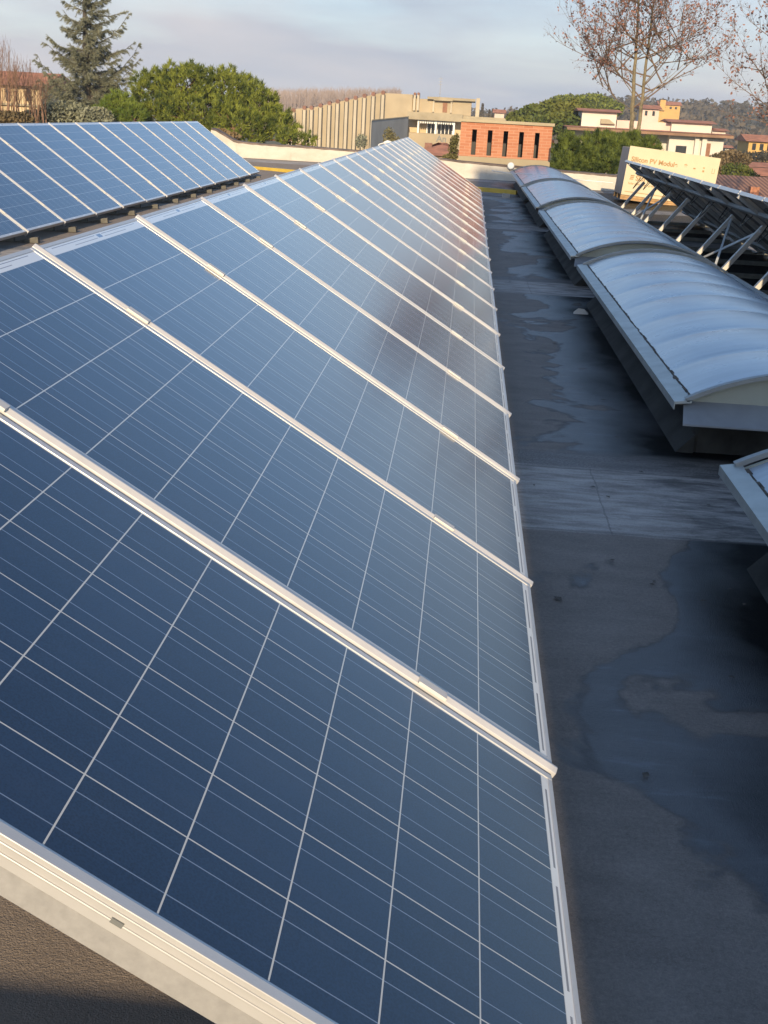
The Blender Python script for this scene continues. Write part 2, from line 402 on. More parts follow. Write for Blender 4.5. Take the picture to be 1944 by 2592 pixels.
def solar_array(label, xr, zr, y0, n, beta, zg, frames, out=.12, stretch=1.0, braces=(), cables=False):
    global PROTO
    c, s = math.cos(R(beta)), math.sin(R(beta))
    rot = Matrix(((0,-c,s),(1,0,0),(0,s,c)))
    root = empty('solar_array', (xr, y0, zg), label, 'solar array', 'rows of solar panels on the roof')
    def L(u, v, wn): return Vector((xr+v*c+wn*s, y0+u, zr-v*s+wn*c))
    PT = PIT*stretch; jit = random.Random(n)
    for k in range(n):
        if PROTO is None: PROTO = panel_parts(root); st = PROTO
        else: st = copy_set(PROTO)
        p = st[0]; p.parent = root; p.location = (0, k*PT, zr-zg); p.rotation_euler = (rot @ Matrix.Rotation(jit.gauss(0, .0016), 3, 'X') @ Matrix.Rotation(jit.gauss(0, .0012), 3, 'Y')).to_euler(); p.scale = (stretch, 1, 1)
    def local(mb, name, m):
        o = mb.build(name, m); o.parent = root; o.matrix_basis = Matrix.Translation((0, 0, zr-zg)) @ rot.to_4x4(); return o
    bar0 = cl0 = None
    for k in range(1, n):
        if bar0 is None:
            bar0 = local(MB().prism([(-.0175, -.020), (-.0175, -.001), (-.0050, .0062), (.0015, .0055), (.0015, -.020)], 1, -1.660, .004), 'joint_bar', MT['alu_bar']); bevel(bar0, .0012); b = bar0
            cl0 = local(MB().box(-.026, .0025, -.370, -.303, .0005, .0085), 'clamp', MT['clampm']); bevel(cl0, .001); q = cl0
        else:
            b = bar0.copy(); C.objects.link(b); q = cl0.copy(); C.objects.link(q)
        off = rot @ Vector((k*PT, 0, 0)); base = Vector((0, 0, zr-zg))
        b.location = base+off+rot @ Vector((0, jit.uniform(-.003, .003), 0)); q.location = base+off+rot @ Vector((0, jit.uniform(-.02, .02), 0))
        q2 = cl0.copy(); C.objects.link(q2); q2.location = base+off+rot @ Vector((0, -1.008, 0))
    for yk in frames:
        u = yk-y0
        MB().bar(L(u, .0, -.060), L(u, 1.645, -.060), .04, .036, up=L(0,0,1)-L(0,0,0)).build('rafter', MT['galv'], root)
        foot = L(u, 1.66, -.08); lx = xr+.26; top = Vector((lx, yk, zr-.26*s/c-.15))
        MB().box(lx-.55, foot.x+out-.26, yk-.025, yk+.025, zg+.004, zg+.054).build('base_rail', MT['rail'], root)
        if out > 0: MB().prism([(foot.x+out-.255, zg+.006), (foot.x+out, zg+.006), (foot.x+out-.005, zg+.066), (foot.x+out-.05, zg+.062)], 1, yk-.028, yk+.028).build('foot', MT['footm'], root)
        if xr > -4: MB().box(foot.x+out-.035, foot.x+out-.015, yk-.034, yk-.027, zg+.040, zg+.056).build('bolt', MT['brace'], root)
        bot = Vector((lx-.46, yk, zg+.07))
        lg = MB(); ln = (top-bot).length; lg.box(-.022, .022, -.028, .028, 0, ln)
        lo = lg.build('leg', MT['leg']); lo.parent = root
        lo.matrix_basis = Matrix.Translation(bot-Vector((xr, y0, zg))) @ (top-bot).to_track_quat('Z', 'Y').to_matrix().to_4x4()
        # keep the leg's wide face towards the row's end
        lo.rotation_euler = (0, math.atan2((top-bot).x, (top-bot).z), 0)
    for (ya, yb) in braces:
        lx = xr+.26; zt = zr-.26*s/c-.15
        A0, A1 = Vector((lx-.46, ya-.04, zg+.10)), Vector((lx-.03, ya-.04, zt-.04))
        B0, B1 = Vector((lx-.46, yb-.04, zg+.10)), Vector((lx-.03, yb-.04, zt-.04))
        for a, b in ((A0, B1), (B0, A1)): MB().bar(a, b, .022, .022).build('brace', MT['brace'], root)
    # purlins under the modules
    for v in (.29, 1.35):
        MB().bar(L(.02, v, -.062-.0), L(n*PT-.06, v, -.062), .05, .035, up=L(0,0,1)-L(0,0,0)).build('purlin', MT['galv'], root)
    if cables:
        for k in range(n):
            for j in (0,):
                u = k*PT+.30; pts = []
                for i in range(11):
                    t = i/10; pts.append(L(u+t*.34, .33+.02*t, -.08-(.13+.05*(k % 3))*math.sin(math.pi*t)))
                MB().tube(pts, [.006]*11, 5).build('cable', MT['cable'], root)
    return root
A1 = solar_array('long middle row of blue solar panels running up the roof from the foreground', 0, 1.06, 0, 21, 31.5, 0,
            [.027, 1.2, 2.7, 4.2, 5.7, 7.2, 8.7, 10.2, 11.7, 13.2, 14.7, 16.2, 17.7, 19.2, 20.7], out=-.16, braces=((1.2, 2.7),))
MB().bar((.794, .0045, .546), (.808, .0045, .5375), .004, .007, up=(.52, 0, .85)).build('mark', MT['letter'], A1)
A2 = solar_array('row of blue solar panels at the left in front of the cedar and the pine', -4.61, 1.085, 24.4-17*PIT*1.125, 17, 35.5, .0,
            [24.0-1.2*i for i in range(16)], stretch=1.125)
A3 = solar_array('row of solar panels seen from its dark underside with perforated legs behind the skylights', 3.85, .905, 20.2-15*PIT, 15, 34.5, -.10,
            [19.5-1.415*i for i in range(10)], braces=((11.01, 12.425), (16.67, 18.085)), cables=True)

# ------------------------------------------------------------------ skylights
def skylight(y0, y1, label):
    x0, x1, zf = 2.135, 3.465, .30
    root = empty('skylight', ((x0+x1)/2, (y0+y1)/2, 0), label, 'skylight', 'barrel vault skylights in a row on the roof')
    gx0, gx1, zb, sag = x0+.055, x1-.055, .305, .155
    half = (gx1-gx0)/2; rad = (half*half+sag*sag)/(2*sag); xc = (gx0+gx1)/2; zc = zb+sag-rad; a0 = math.asin(half/rad)
    na = 28; ny = int((y1-y0)/.60)*16
    m = MB(); vs = []
    for j in range(ny+1):
        y = y0+.03+(y1-y0-.06)*j/ny; ph = (j/16.0)
        bl = .010*(abs(math.sin(math.pi*ph))**.55)
        for i in range(na+1):
            t = i/na; a = -a0+2*a0*t; rr = rad+bl*min(1, 6*t, 6*(1-t))-.012
            vs.append((xc+rr*math.sin(a), y, zc+rr*math.cos(a)))
    m.add(vs, [(j*(na+1)+i, j*(na+1)+i+1, (j+1)*(na+1)+i+1, (j+1)*(na+1)+i) for j in range(ny) for i in range(na)])
    m.build('glazing', MT['glaze'], root, smooth=True)
    cb = MB().box(2.30, 3.30, y0+.28, y1-.28, -.2, zf-.035)
    bevel(cb.build('curb', MT['curb'], root), .02)
    sk = MB()                                              # sloping bitumen fillet at the foot of the curb
    sk.prism([(2.22, 0.0), (2.302, .0), (2.302, .09)], 1, y0+.26, y1-.26); sk.build('curb_fillet', MT['curb'], root)
    for sgn, xe in ((1, x0), (-1, x1)):
        f = MB(); xi = xe+sgn*.075
        f.prism([(xe, zf-.035), (xe, zf), (xi, zf+.012), (xi, zf-.002), (xe+sgn*.004, zf-.010), (xe+sgn*.004, zf-.035)], 1, y0, y1)
        f.build('side_flange', MT['flange'], root)
    pl = MB().box(2.15, 3.45, y0+.10, y1-.10, zf-.034, zf-.012); pl.build('frame_plate', MT['flash'], root)
    for (ya, sg) in ((y0, 1), (y1, -1)):
        tr = MB(); arc = [(-a0+2*a0*i/24) for i in range(25)]
        outer = [(xc+(rad+.014)*math.sin(a)*1.004, zc+(rad+.014)*math.cos(a)) for a in arc]; inner = [(xc+(rad-.004)*math.sin(a), zc+(rad-.004)*math.cos(a)) for a in arc]
        o = []
        for ring in (outer, inner):
            for yy in (ya, ya+sg*.034): o.append([(q[0], yy, q[1]) for q in ring])
        vs = sum(o, []); n = 25
        fs = []
        for i in range(n-1):
            for p, q in ((0, 1), (1, 3), (3, 2), (2, 0)): fs.append((p*n+i, p*n+i+1, q*n+i+1, q*n+i))
        fs += [(0, n, 3*n, 2*n), (n-1, 2*n-1, 4*n-1, 3*n-1)]
        tr.add(vs, fs).build('end_trim', MT['trim'], root)
        gp = MB(); poly = [(xc+(rad-.005)*math.sin(a), zc+(rad-.005)*math.cos(a)) for a in arc]+[(gx1, zf-.03), (gx0, zf-.03)]
        gp.prism(poly, 1, ya+sg*.05, ya+sg*.062); gp.build('end_panel', MT['gable'], root)
        fl = MB(); fl.add([(x0+.05, ya+sg*.052, zf-.002), (x1-.05, ya+sg*.052, zf-.002), (x1-.03, ya-sg*.10, zf-.075), (x0+.03, ya-sg*.10, zf-.075),
                           (x0+.05, ya+sg*.052, zf-.008), (x1-.05, ya+sg*.052, zf-.008), (x1-.03, ya-sg*.10, zf-.083), (x0+.03, ya-sg*.10, zf-.083)],
                          [(0,1,2,3),(7,6,5,4),(0,4,5,1),(1,5,6,2),(2,6,7,3),(3,7,4,0)]); fl.build('flashing', MT['flash'], root)
    ms = MB(); y = y0+.06                                  # line of dirt and moss caught along the flange
    rr = random.Random(int(y0*10))
    while y < y1-.1:
        l = rr.uniform(.03, .09); wd = rr.uniform(.004, .009)*(1 if rr.random() < .85 else 1.5); xx = x0+.082+rr.uniform(-.004, .006)
        ms.add([(xx-wd, y, zf+.010), (xx+wd, y, zf+.012), (xx+wd*.8, y+l, zf+.012), (xx-wd*.9, y+l, zf+.010), (xx, y+l*.5, zf+.010+wd*1.1)],
               [(0,1,4),(1,2,4),(2,3,4),(3,0,4)]); y += l*rr.uniform(.8, 1.1)
    ms.build('dirt_line', MT['moss'], root)
    return root
for y0, y1, l in ((-2.1, 3.05, 'nearest skylight, cut by the right edge with only its far corner in view'),
                  (4.05, 9.17, 'large ribbed skylight nearest in full view beside the wet dark lane'),
                  (9.85, 15.36, 'second full skylight from the front, its beige end panel behind the largest vault'),
                  (16.05, 21.2, 'third full skylight along the lane, showing reddish reflections on its crown'),
                  (21.6, 27.9, 'farthest skylight, just before the white parapet and the brick housing')):
    skylight(y0, y1, l)

# ------------------------------------------------------------------ parapet, pipes, yellow bar, cord, scrap
pr_ = empty('parapet_wall', (0, 29.6, 0), 'whitewashed low parapet wall across the far end of the roof', 'wall')
top = [(-16,.86),(-5.35,.84),(-4.80,.56),(-4.2,.53),(-2.7,.52),(0,.45),(.9,.385),(1.6,.36),(3.6,.29),(4.7,.26),(8,.24),(16,.24)]
wl = MB(); n = 90; rr = random.Random(3); xsn = np.linspace(-5.42, 4.95, n)
tz = np.interp(xsn, [t[0] for t in top], [t[1] for t in top])
vs = []
for i, x in enumerate(xsn):
    j = rr.uniform(-.012, .012); vs += [(x, 29.38, -.2), (x, 29.46+j*.5, .08), (x, 29.50+j, tz[i]-.02+j*.4), (x, 29.86, tz[i]-.02), (x, 29.86, -.2)]
wl.add(vs, [(i*5+k, (i+1)*5+k, (i+1)*5+k+1, i*5+k+1) for i in range(n-1) for k in range(4)]); wl.build('wall', MT['parapet'], pr_)
cp = MB(); vs = []
for i, x in enumerate(xsn):
    j = rr.uniform(-.02, .02); z = tz[i]; vs += [(x, 29.53+j, z-.018), (x, 29.53+j, z+.022+j*.3), (x, 29.92, z+.03), (x, 29.92, z-.018)]
cp.add(vs, [(i*4+k, (i+1)*4+k, (i+1)*4+(k+1) % 4, i*4+(k+1) % 4) for i in range(n-1) for k in range(4)]); cp.build('coping', MT['coping'], pr_)
P = W(1406, 358, 29.7)
pp = MB(); pp.tube([(P[0], 29.45, P[2]), (P[0], 30.3, P[2])], [.055, .055], 14, cap=False); pp.tube([(P[0], 29.47, P[2]), (P[0], 29.49, P[2])], [.05, .05], 14)
tag(pp.build('pipe_stub', MT['cable'], smooth=False), 'short black pipe stub lying on the parapet below the brick slits', 'pipe')
P = W(1293, 420, 29.4)
lp = empty('round_lamp', (P[0], 29.4, P[2]), 'small round pale lamp on the parapet beside the farthest skylight', 'lamp')
dl = MB(); dl.tube([(P[0], 29.40, P[2]), (P[0], 29.36, P[2])], [.085, .07], 16); dl.build('lens', MT['frame'], lp)
MB().tube([(P[0], 29.5, P[2]), (P[0], 29.40, P[2])], [.075, .09], 16).build('housing', MT['block'], lp)
bz = .05
yb = empty('safety_bar', (-1, 24, 0), 'yellow painted bar lying low across the roof before the parapet', 'bar')
pts = [(-5.2, 26.9), (-3.1, 25.9), (1.42, 23.1), (2.12, 22.7)]
for a, b in zip(pts[:-1], pts[1:]): MB().bar((*a, bz+.06), (*b, bz+.06), .06, .085).build('rail', MT['yellow'], yb)
for q in ((-3.4, 26.0), (1.92, 22.72)): MB().box(q[0]-.07, q[0]+.07, q[1]-.10, q[1]+.10, 0, .075).build('support_block', MT['block'], yb)
cpts = [W(1245, 432, 24.5), W(1287, 438, 24.2), W(1340, 441, 24.0), W(1386, 447, 23.9), W(1460, 455, 23.8), W(1552, 463, 23.7)]
tag(MB().tube(cpts, [.009]*6, 5).build('cord', MT['frame']), 'thin white cord stretched over the farthest skylight towards the carton', 'cord')
P = np.array([2.13, 8.42, .02]); st = MB(); st.add([(P[0]-.06,P[1]-.05,0),(P[0]+.06,P[1]-.04,0),(P[0]+.07,P[1]+.05,0),(P[0]-.05,P[1]+.06,0),(P[0]-.02,P[1],.04),(P[0]+.03,P[1]+.01,.035)],
    [(0,1,5,4),(1,2,5),(2,3,4,5),(3,0,4)])
tag(st.build('stone', MT['white']), 'small pale stone on the dark lane beside the large skylight', 'stone')

ll = []
for _ in range(80):
    x = rng.uniform(1.5, 2.3)+rng.normal(0, .06); y = rng.uniform(-.6, 16)
    if x > 2.24: x = 2.22
    a = rng.uniform(0, 6.28); s_ = rng.uniform(.008, .022); e = np.array([math.cos(a), math.sin(a), 0])*s_; f = np.array([-math.sin(a), math.cos(a), .25])*s_*.6; c_ = np.array([x, y, .006])
    ll.append(np.stack([c_-e, c_-f+[0, 0, s_*.3], c_+e, c_+f]))
tag(tri_mesh('leaf_litter', np.array(ll), MT['moss'], quads=True), 'scattered dry leaf bits on the roof lane', 'leaf litter', kind='stuff')
# ------------------------------------------------------------------ carton on the roof
def text_mesh(txt, size, name, m, T, parent, ext=.002, bold=0):
    cu = bpy.data.curves.new(name, 'FONT'); cu.body = txt; cu.size = size; cu.extrude = ext; cu.offset = bold
    o = bpy.data.objects.new(name+'_src', cu); C.objects.link(o)
    dg = bpy.context.evaluated_depsgraph_get(); dg.update(); me = bpy.data.meshes.new_from_object(o.evaluated_get(dg))
    bpy.data.objects.remove(o); me.materials.clear(); me.materials.append(m)
    t = bpy.data.objects.new(name, me); C.objects.link(t); t.parent = parent; t.matrix_basis = T; return t
BL = W(1540+122*.24352, 360+590*.24352, 25.0); cw, ch, cdp = 1.93, 1.10, 1.12
cx = empty('carton', (BL[0], BL[1], BL[2]), 'big pale module carton with printed lettering standing behind the upturned panels', 'box')
cx.rotation_euler = (R(0), R(4.6), R(1.0))
def inbox(mb, name, m):
    o = mb.build(name, m); o.parent = cx; return o
inbox(MB().box(0, cw, .004, .012, .10, ch), 'front_panel', MT['carton'])
inbox(MB().box(0, .012, .012, cdp, .10, ch-.04), 'side_panel', MT['carton_side'])
inbox(MB().box(.012, cw, .012, cdp, .10, ch-.03), 'body', MT['carton'])
for zz in (0, .07):
    for i in range(3): inbox(MB().box(0 if zz else .0, cw, .03+i*.5, .13+i*.5, zz*.7, zz*.7+.045), 'pallet_board', MT['pallet'])
def onfront(x, z): return Matrix.Translation((x, .0035, z)) @ Matrix.Rotation(R(90), 4, 'X')
text_mesh('Silicon PV Module', .135, 'lettering', MT['ink'], onfront(.075, .80), cx, .001, .0045)
text_mesh('*', .16, 'lettering', MT['ink'], onfront(1.20, .775), cx, .001, .006)
text_mesh('-', .16, 'lettering', MT['ink'], onfront(1.40, .79), cx, .001, .006)
text_mesh('SUN', .15, 'lettering', MT['ink'], onfront(.24, .42), cx, .001, .003)
text_mesh('Solar powering a green future', .062, 'lettering', MT['ink'], onfront(.10, .33), cx, .001, .001)
sy = MB(); sy.box(1.60, 1.64, .0025, .004, .775, .815); sy.box(1.60, 1.64, .0025, .004, .85, .875)
for a in (1.80, 1.85): sy.box(a, a+.008, .0025, .004, .775, .875)
sy.box(1.808, 1.85, .0025, .004, .775, .783); inbox(sy, 'handling_mark', MT['ink'])
lg = MB()
for i in range(3): lg.add([(.11+.012*i, .0035, .425+.035*i), (.20, .0035, .425+.035*i), (.215-.012*(2-i), .0035, .45+.035*i), (.12, .0035, .45+.035*i)], [(0,1,2,3)])
inbox(lg, 'emblem', MT['ink'])
inbox(MB().box(.06, cw*.62, .0025, .004, .165, .18), 'tape', MT['ink'])

# ------------------------------------------------------------------ brick housing
YB = 31.0; sB = .4515
b6 = lambda x, y, Y: W(980+x*.26522, 220+y*.26522, Y)
tl, br = b6(708, 318, YB), b6(1549, 720, YB)
bx0, bx1, bzt, bzb = tl[0], br[0], (b6(722, 318, YB)[2]+b6(1563, 390, YB)[2])/2, (b6(695, 650, YB)[2]+b6(1540, 710, YB)[2])/2
bt = empty('brick_housing', ((bx0+bx1)/2, YB, GZ), 'low red brick roof housing with five dark slit openings behind the far parapet', 'building')
slx = np.linspace(b6(828, 520, YB)[0], b6(1424, 570, YB)[0], 5); sw = .0597; szt, szb = (b6(840, 395, YB)[2]+b6(1435, 450, YB)[2])/2, (b6(820, 635, YB)[2]+b6(1410, 695, YB)[2])/2
bm = MB(); e = [bx0]
for x in slx: e += [x-sw, x+sw]
e.append(bx1)
for i in range(0, len(e), 2): bm.box(e[i], e[i+1], YB, YB+.16, szb, szt)
bm.box(bx0, bx1, YB, YB+.16, szt, bzt); bm.box(bx0, bx1, YB, YB+.16, bzb, szb)
bm.box(bx0, bx0+.16, YB+.16, YB+2.3, bzb, bzt); bm.box(bx1-.16, bx1, YB+.16, YB+2.3, bzb, bzt)
bm.box(bx0+.17, bx1-.17, YB+2.1, YB+2.25, bzb, bzt); bm.build('wall', MT['brick'], bt)
for x in slx: MB().box(x-sw-.05, x+sw+.05, YB+1.0, YB+1.04, szb-.05, szt+.05).build('slit_opening', MT['dark'], bt)
MB().box(bx0-.01, bx1+.01, YB-.02, YB+2.32, GZ, bzb-.002).build('plinth', MT['slab'], bt)
MB().box(bx0-.045, bx1+.045, YB-.055, YB+2.35, bzt+.002, bzt+.075).build('roof_slab', MT['slab'], bt)

# ------------------------------------------------------------------ concrete building with ribs
YC = 180.0
cb = empty('concrete_building', (-10, YC, GZ), 'beige concrete building with ribbed raked wall and a terrace with wide windows', 'building')
r4 = lambda x, y, Y: W(700+x*.18083, 220+y*.18083, Y)
tp = [r4(x, y, YC) for x, y in ((150,335),(300,303),(500,293),(640,260),(880,205),(1130,158),(1380,103),(1505,75))]
xR = r4(1505, 300, YC)[0]
poly = [(p[0], p[2]) for p in tp]; poly[-1] = (xR, poly[-1][1]); x1c = b6(240, 150, YC)[0]; zt2 = poly[-1][1]
MB().prism([(poly[0][0], GZ)]+poly+[(xR, GZ)], 1, YC, YC+30).build('raked_wall', MT['conc'], cb)
for px, py in ((240,305),(395,270),(495,270),(620,238),(745,206),(860,182),(985,156),(1110,130),(1235,102),(1360,78),(1495,58)):
    p = r4(px, py, YC); x = p[0]; h = p[2]; rb = MB(); wv = .20
    rb.box(x-wv, x+wv, YC-.45, YC-.002, GZ, h-.25); o = rb.build('rib', MT['conc2'], cb)
    cpb = MB(); cpb.tube([(x, YC-.50, h-.22), (x, YC+1.0, h-.22)], [.30, .30], 12); cpb.build('rib_cap', MT['cap'], cb)
    for sx in (-1, 1): MB().box(x+sx*(wv+.09)-.075, x+sx*(wv+.09)+.075, YC-.06, YC-.001, GZ, h-.55).build('slot_window', MT['dark'], cb)
zm = b6(120, 66, YC)[2]
MB().box(xR+.002, x1c, YC+.05, YC+20, GZ, zm).build('facade', MT['conc'], cb)
for px in (262, 296):
    x = b6(px, 140, YC)[0]; MB().box(x-.16, x+.16, YC-.5, YC+2, b6(px, 225, YC)[2], b6(px, 62, YC)[2]).build('rib', MT['conc2'], cb)
    MB().tube([(x, YC-.52, b6(px, 66, YC)[2]), (x, YC+1, b6(px, 66, YC)[2])], [.2, .2], 10).build('rib_cap', MT['cap'], cb)
X = lambda px, py=170: b6(px, py, YC)[0]
Z = lambda px, py: b6(px, py, YC)[2]
zs1 = Z(470, 240)                                           # terrace floor level
MB().box(x1c+.005, X(805), YC+1.0, YC+16, zs1-.3, Z(620, 128)).build('penthouse', MT['conc'], cb)
MB().box(X(385, 90), X(845, 130), YC+.2, YC+16.5, Z(620, 128)+.003, Z(620, 104)).build('penthouse_roof', MT['slab'], cb)
MB().box(X(440), X(625), YC+.1, YC+.198, Z(530, 132), Z(530, 98)).build('fascia', MT['slab'], cb)
MB().box(X(528, 200), X(572, 200), YC+.93, YC+.998, zs1, Z(550, 150)).build('door', MT['door'], cb)
for a in (440, 610): MB().box(X(a-6), X(a+10), YC+.5, YC+.999, zs1, Z(a, 135)).build('pilaster', MT['conc2'], cb)
MB().box(X(848), X(884), YC+.2, YC+2.5, zs1-.4, Z(865, 108)).build('end_pillar', MT['conc2'], cb)
zb0, zb1 = (Z(205, 228)+Z(720, 268))/2, (Z(205, 295)+Z(720, 345))/2
MB().box(X(205, 260), X(722, 300), YC-4, YC+16, zb1, zb0).build('terrace_parapet', MT['slab'], cb)
MB().box(X(724, 300), X(1130, 300), YC-1, YC+14, Z(920, 330), Z(920, 288)).build('terrace_wing', MT['slab'], cb)
zw0 = (Z(210, 420)+Z(720, 470))/2
MB().box(X(205, 380), X(720, 380), YC-.5, YC+14, GZ, zb1-.003).build('upper_storey', MT['tan'], cb)
MB().box(X(205, 460), X(715, 480), YC-3.6, YC-.503, GZ, zw0).build('balcony_front', MT['conc'], cb)
for a, c_ in ((398, 470), (495, 640)):
    wz0, wz1 = zw0-.1, zb1-.18
    f = MB().box(X(a-8), X(c_+8), YC-.60, YC-.502, wz0, wz1).build('window', MT['frame'], cb)
    k = 1 if c_-a < 100 else 3
    for i in range(k+1):
        w0 = X(a)+(X(c_)-X(a))*i/(k+1); w1 = X(a)+(X(c_)-X(a))*(i+1)/(k+1)
        MB().box(w0+.06, w1-.06, YC-.64, YC-.602, wz0+.06, wz1-.1).build('pane', MT['glass'], f)
for a in (318, 484, 655): MB().box(X(a)-.13, X(a)+.13, YC-3.4, YC-3.1, zw0, zb1-.004).build('column', MT['frame'], cb)
aw = MB(); xa, xb = X(330), X(650)
for i in range(15): aw.prism([(xa+(xb-xa)*(i+.04)/15, zb1-.05), (xa+(xb-xa)*(i+.96)/15, zb1-.05), (xa+(xb-xa)*(i+.8)/15, zb1-.42), (xa+(xb-xa)*(i+.5)/15, zb1-.50), (xa+(xb-xa)*(i+.2)/15, zb1-.42)], 1, YC-3.3, YC-3.25)
aw.build('awning', MT['frame'], cb)
sgn = text_mesh('An', 1.25, 'lettering', MT['letter'], Matrix.Identity(4), cb, .03, .02)
sp_ = b6(468, 520, YC-3.65); sgn.matrix_basis = Matrix.Translation(Vector((sp_[0]+10, YC-3.65-YC, sp_[2]-GZ))) @ Matrix.Rotation(R(90), 4, 'X')
p = b6(502, 100, YC+3); an = MB(); an.tube([(p[0], YC+3, p[2]-.5), (p[0], YC+3, p[2]+3.0)], [.05, .03], 5)
for dz_, l in ((2.6, .7), (2.2, .5), (1.8, .6), (.6, .3)): an.bar((p[0]-l/2, YC+3, p[2]+dz_), (p[0]+l/2, YC+3, p[2]+dz_), .05, .05)
an.build('antenna', MT['galv'], cb)

# grey block added where the beige facade lies in shadow, turned from the sun
p0, p1 = r4(1330, 460, 150), b6(203, 281, 172)
ax = empty('grey_shade_block', (p0[0], 150, GZ), 'grey block standing in for the shadow on the beige concrete facade', 'building')
a = MB(); q = [(p0[0], 150, p0[2]), (p1[0], 172, p1[2]), (p1[0]-.2, 176, p1[2]), (p0[0]-.1, 176, p0[2])]
a.add([(x, y, GZ) for x, y, z in q]+q, [(3,2,1,0),(4,5,6,7),(0,1,5,4),(1,2,6,5),(2,3,7,6),(3,0,4,7)]); a.build('block_body', MT['shade_block'], ax)
a = MB(); a.bar((p0[0]+.04, 150, p0[2]-.05), (p1[0]+.04, 172, p1[2]-.05), .08, .12); a.build('roof_edge', MT['slab'], ax)

# hip roofed small house in front
YH = 110
h0, h1, hr = b6(215, 640, YH), b6(720, 660, YH), b6(480, 540, YH)
hs = empty('tiled_house', ((h0[0]+h1[0])/2, YH, GZ), 'small house with a low terracotta hip roof left of the brick housing', 'house')
x0, x1, ze, zr = h0[0], h1[0]+.8, h0[2], hr[2]; ym = YH+5
rfm = MB(); rfm.add([(x0,YH,ze),(x1,YH,ze),(x1,YH+10,ze),(x0,YH+10,ze),(x0+3.2,ym,zr),(x1-3.2,ym,zr)], [(0,1,5,4),(1,2,5),(2,3,4,5),(3,0,4),(3,2,1,0)])
rfm.build('roof', MT['tile'], hs); MB().box(x0+.5, x1-.5, YH+.5, YH+9.5, GZ, ze-.003).build('wall', MT['tan'], hs)
p = b6(395, 540, YH+4); MB().box(p[0]-.35, p[0]+.35, YH+4, YH+4.6, ze+.2, p[2]+.05).build('chimney', MT['cap'], hs)
p = W(984, 362, 100); l = empty('street_lamp', (p[0], 100, GZ), 'pale curved street lamp rising beside the grey block of facade shadow', 'street lamp')
MB().tube([(p[0]-1.0,100,GZ),(p[0]-1.0,100,p[2]-.7),(p[0]-.8,100,p[2]-.15),(p[0]-.35,100,p[2])], [.07,.06,.05,.05], 6).build('pole', MT['frame'], l)
MB().tube([(p[0]-.4,100,p[2]),(p[0]-.1,100,p[2]+.06),(p[0]+.25,100,p[2]+.02)], [.08,.17,.10], 8).build('lamp_head', MT['frame'], l)

# ------------------------------------------------------------------ houses on the right
YA = 130.0
c5 = lambda x, y, Y: W(1440+x*.3038, 240+y*.3038, Y)
ap = empty('apartment_house', (c5(700, 300, YA)[0], YA, GZ), 'long cream apartment house with a brown eave behind the bare tree', 'house')
def hb(name, m, xl, yt, xr, yb_, Y0, Y1, parent, toground=False):
    a, b = c5(xl, (yt+yb_)/2, Y0), c5(xr, (yt+yb_)/2, Y0); zt = c5((xl+xr)/2, yt, Y0)[2]; zb = GZ if toground else c5((xl+xr)/2, yb_, Y0)[2]
    return MB().box(a[0], b[0], Y0, Y1, zb, zt).build(name, m, parent), (a[0], b[0], zb, zt)
_, eb = hb('eave', MT['eave'], -20, 302, 1380, 328, YA-1.2, YA+9, ap)
MB().prism([(YA-1.3, eb[3]+.002), (YA+9.1, eb[3]+.002), (YA+3, eb[3]+.12)], 0, eb[0]-.1, eb[1]+.1).build('eave_roof', MT['tile'], ap)
ez = eb[2]-.003
def wall(name, m, xl, xr, Y0, Y1, zt, zb=GZ): a, b = c5(xl, 330, Y0)[0], c5(xr, 400, Y0)[0]; return MB().box(a, b, Y0, Y1, zb, zt).build(name, m, ap)
wall('wall', MT['white'], 60, 840, YA+1.5, YA+8, ez); wall('wall', MT['white'], 842, 1290, YA, YA+8, ez)
for a, b in ((1060, 1085), (1120, 1150)): wall('pilaster', MT['white'], a, b, YA-.5, YA-.002, ez)
for a, b, dz0, dz1 in ((1150, 1185, -3.6, -.6), (690, 720, -2.6, -.8), (250, 300, -2.4, -.8), (560, 600, -2.4, -.8)):
    yy = YA if a > 840 else YA+1.5
    f = wall('window', MT['door'], a, b, yy-.08, yy-.003, ez+dz1, ez+dz0)
wall('window', MT['glass'], 905, 985, YA-.08, YA-.003, ez-1.0, ez-2.0)
wall('balcony', MT['white'], 842, 1050, YA-1.4, YA-.004, ez-2.6, ez-3.5)
_, u1 = hb('upper_storey', MT['white'], 105, 140, 395, 290, YA+3, YA+8, ap)
MB().prism([(YA+2.3, u1[3]+.002), (YA+8.6, u1[3]+.002), (YA+5.4, u1[3]+.30)], 0, u1[0]-.5, u1[1]+.5).build('roof', MT['tile'], ap)
hb('roof_terrace', MT['pink'], 397, 222, 850, 300, YA+3.2, YA+8, ap)
_, u2 = hb('upper_storey', MT['white'], 852, 235, 1190, 330, YA+2.5, YA+8, ap)
MB().prism([(YA+1.9, u2[3]+.002), (YA+8.6, u2[3]+.002), (YA+5, u2[3]+.3)], 0, u2[0]-.5, u2[1]+.5).build('roof', MT['tile'], ap)
_, u3 = hb('upper_storey', MT['white'], 1193, 300, 1305, 345, YA+2.6, YA+8, ap)
MB().prism([(YA+2.1, u3[3]+.002), (YA+8.6, u3[3]+.002), (YA+5, u3[3]+.25)], 0, u3[0]+.02, u3[1]+.4).build('roof', MT['tile'], ap)
a = c5(268, 200, YA+2.6); b = c5(385, 246, YA+2.6)
MB().prism([(a[0], a[2]), (b[0]-.7, a[2]), (b[0], b[2]), (a[0], b[2])], 1, YA+2.5, YA+2.99).build('sun_blind', MT['slab'], ap)

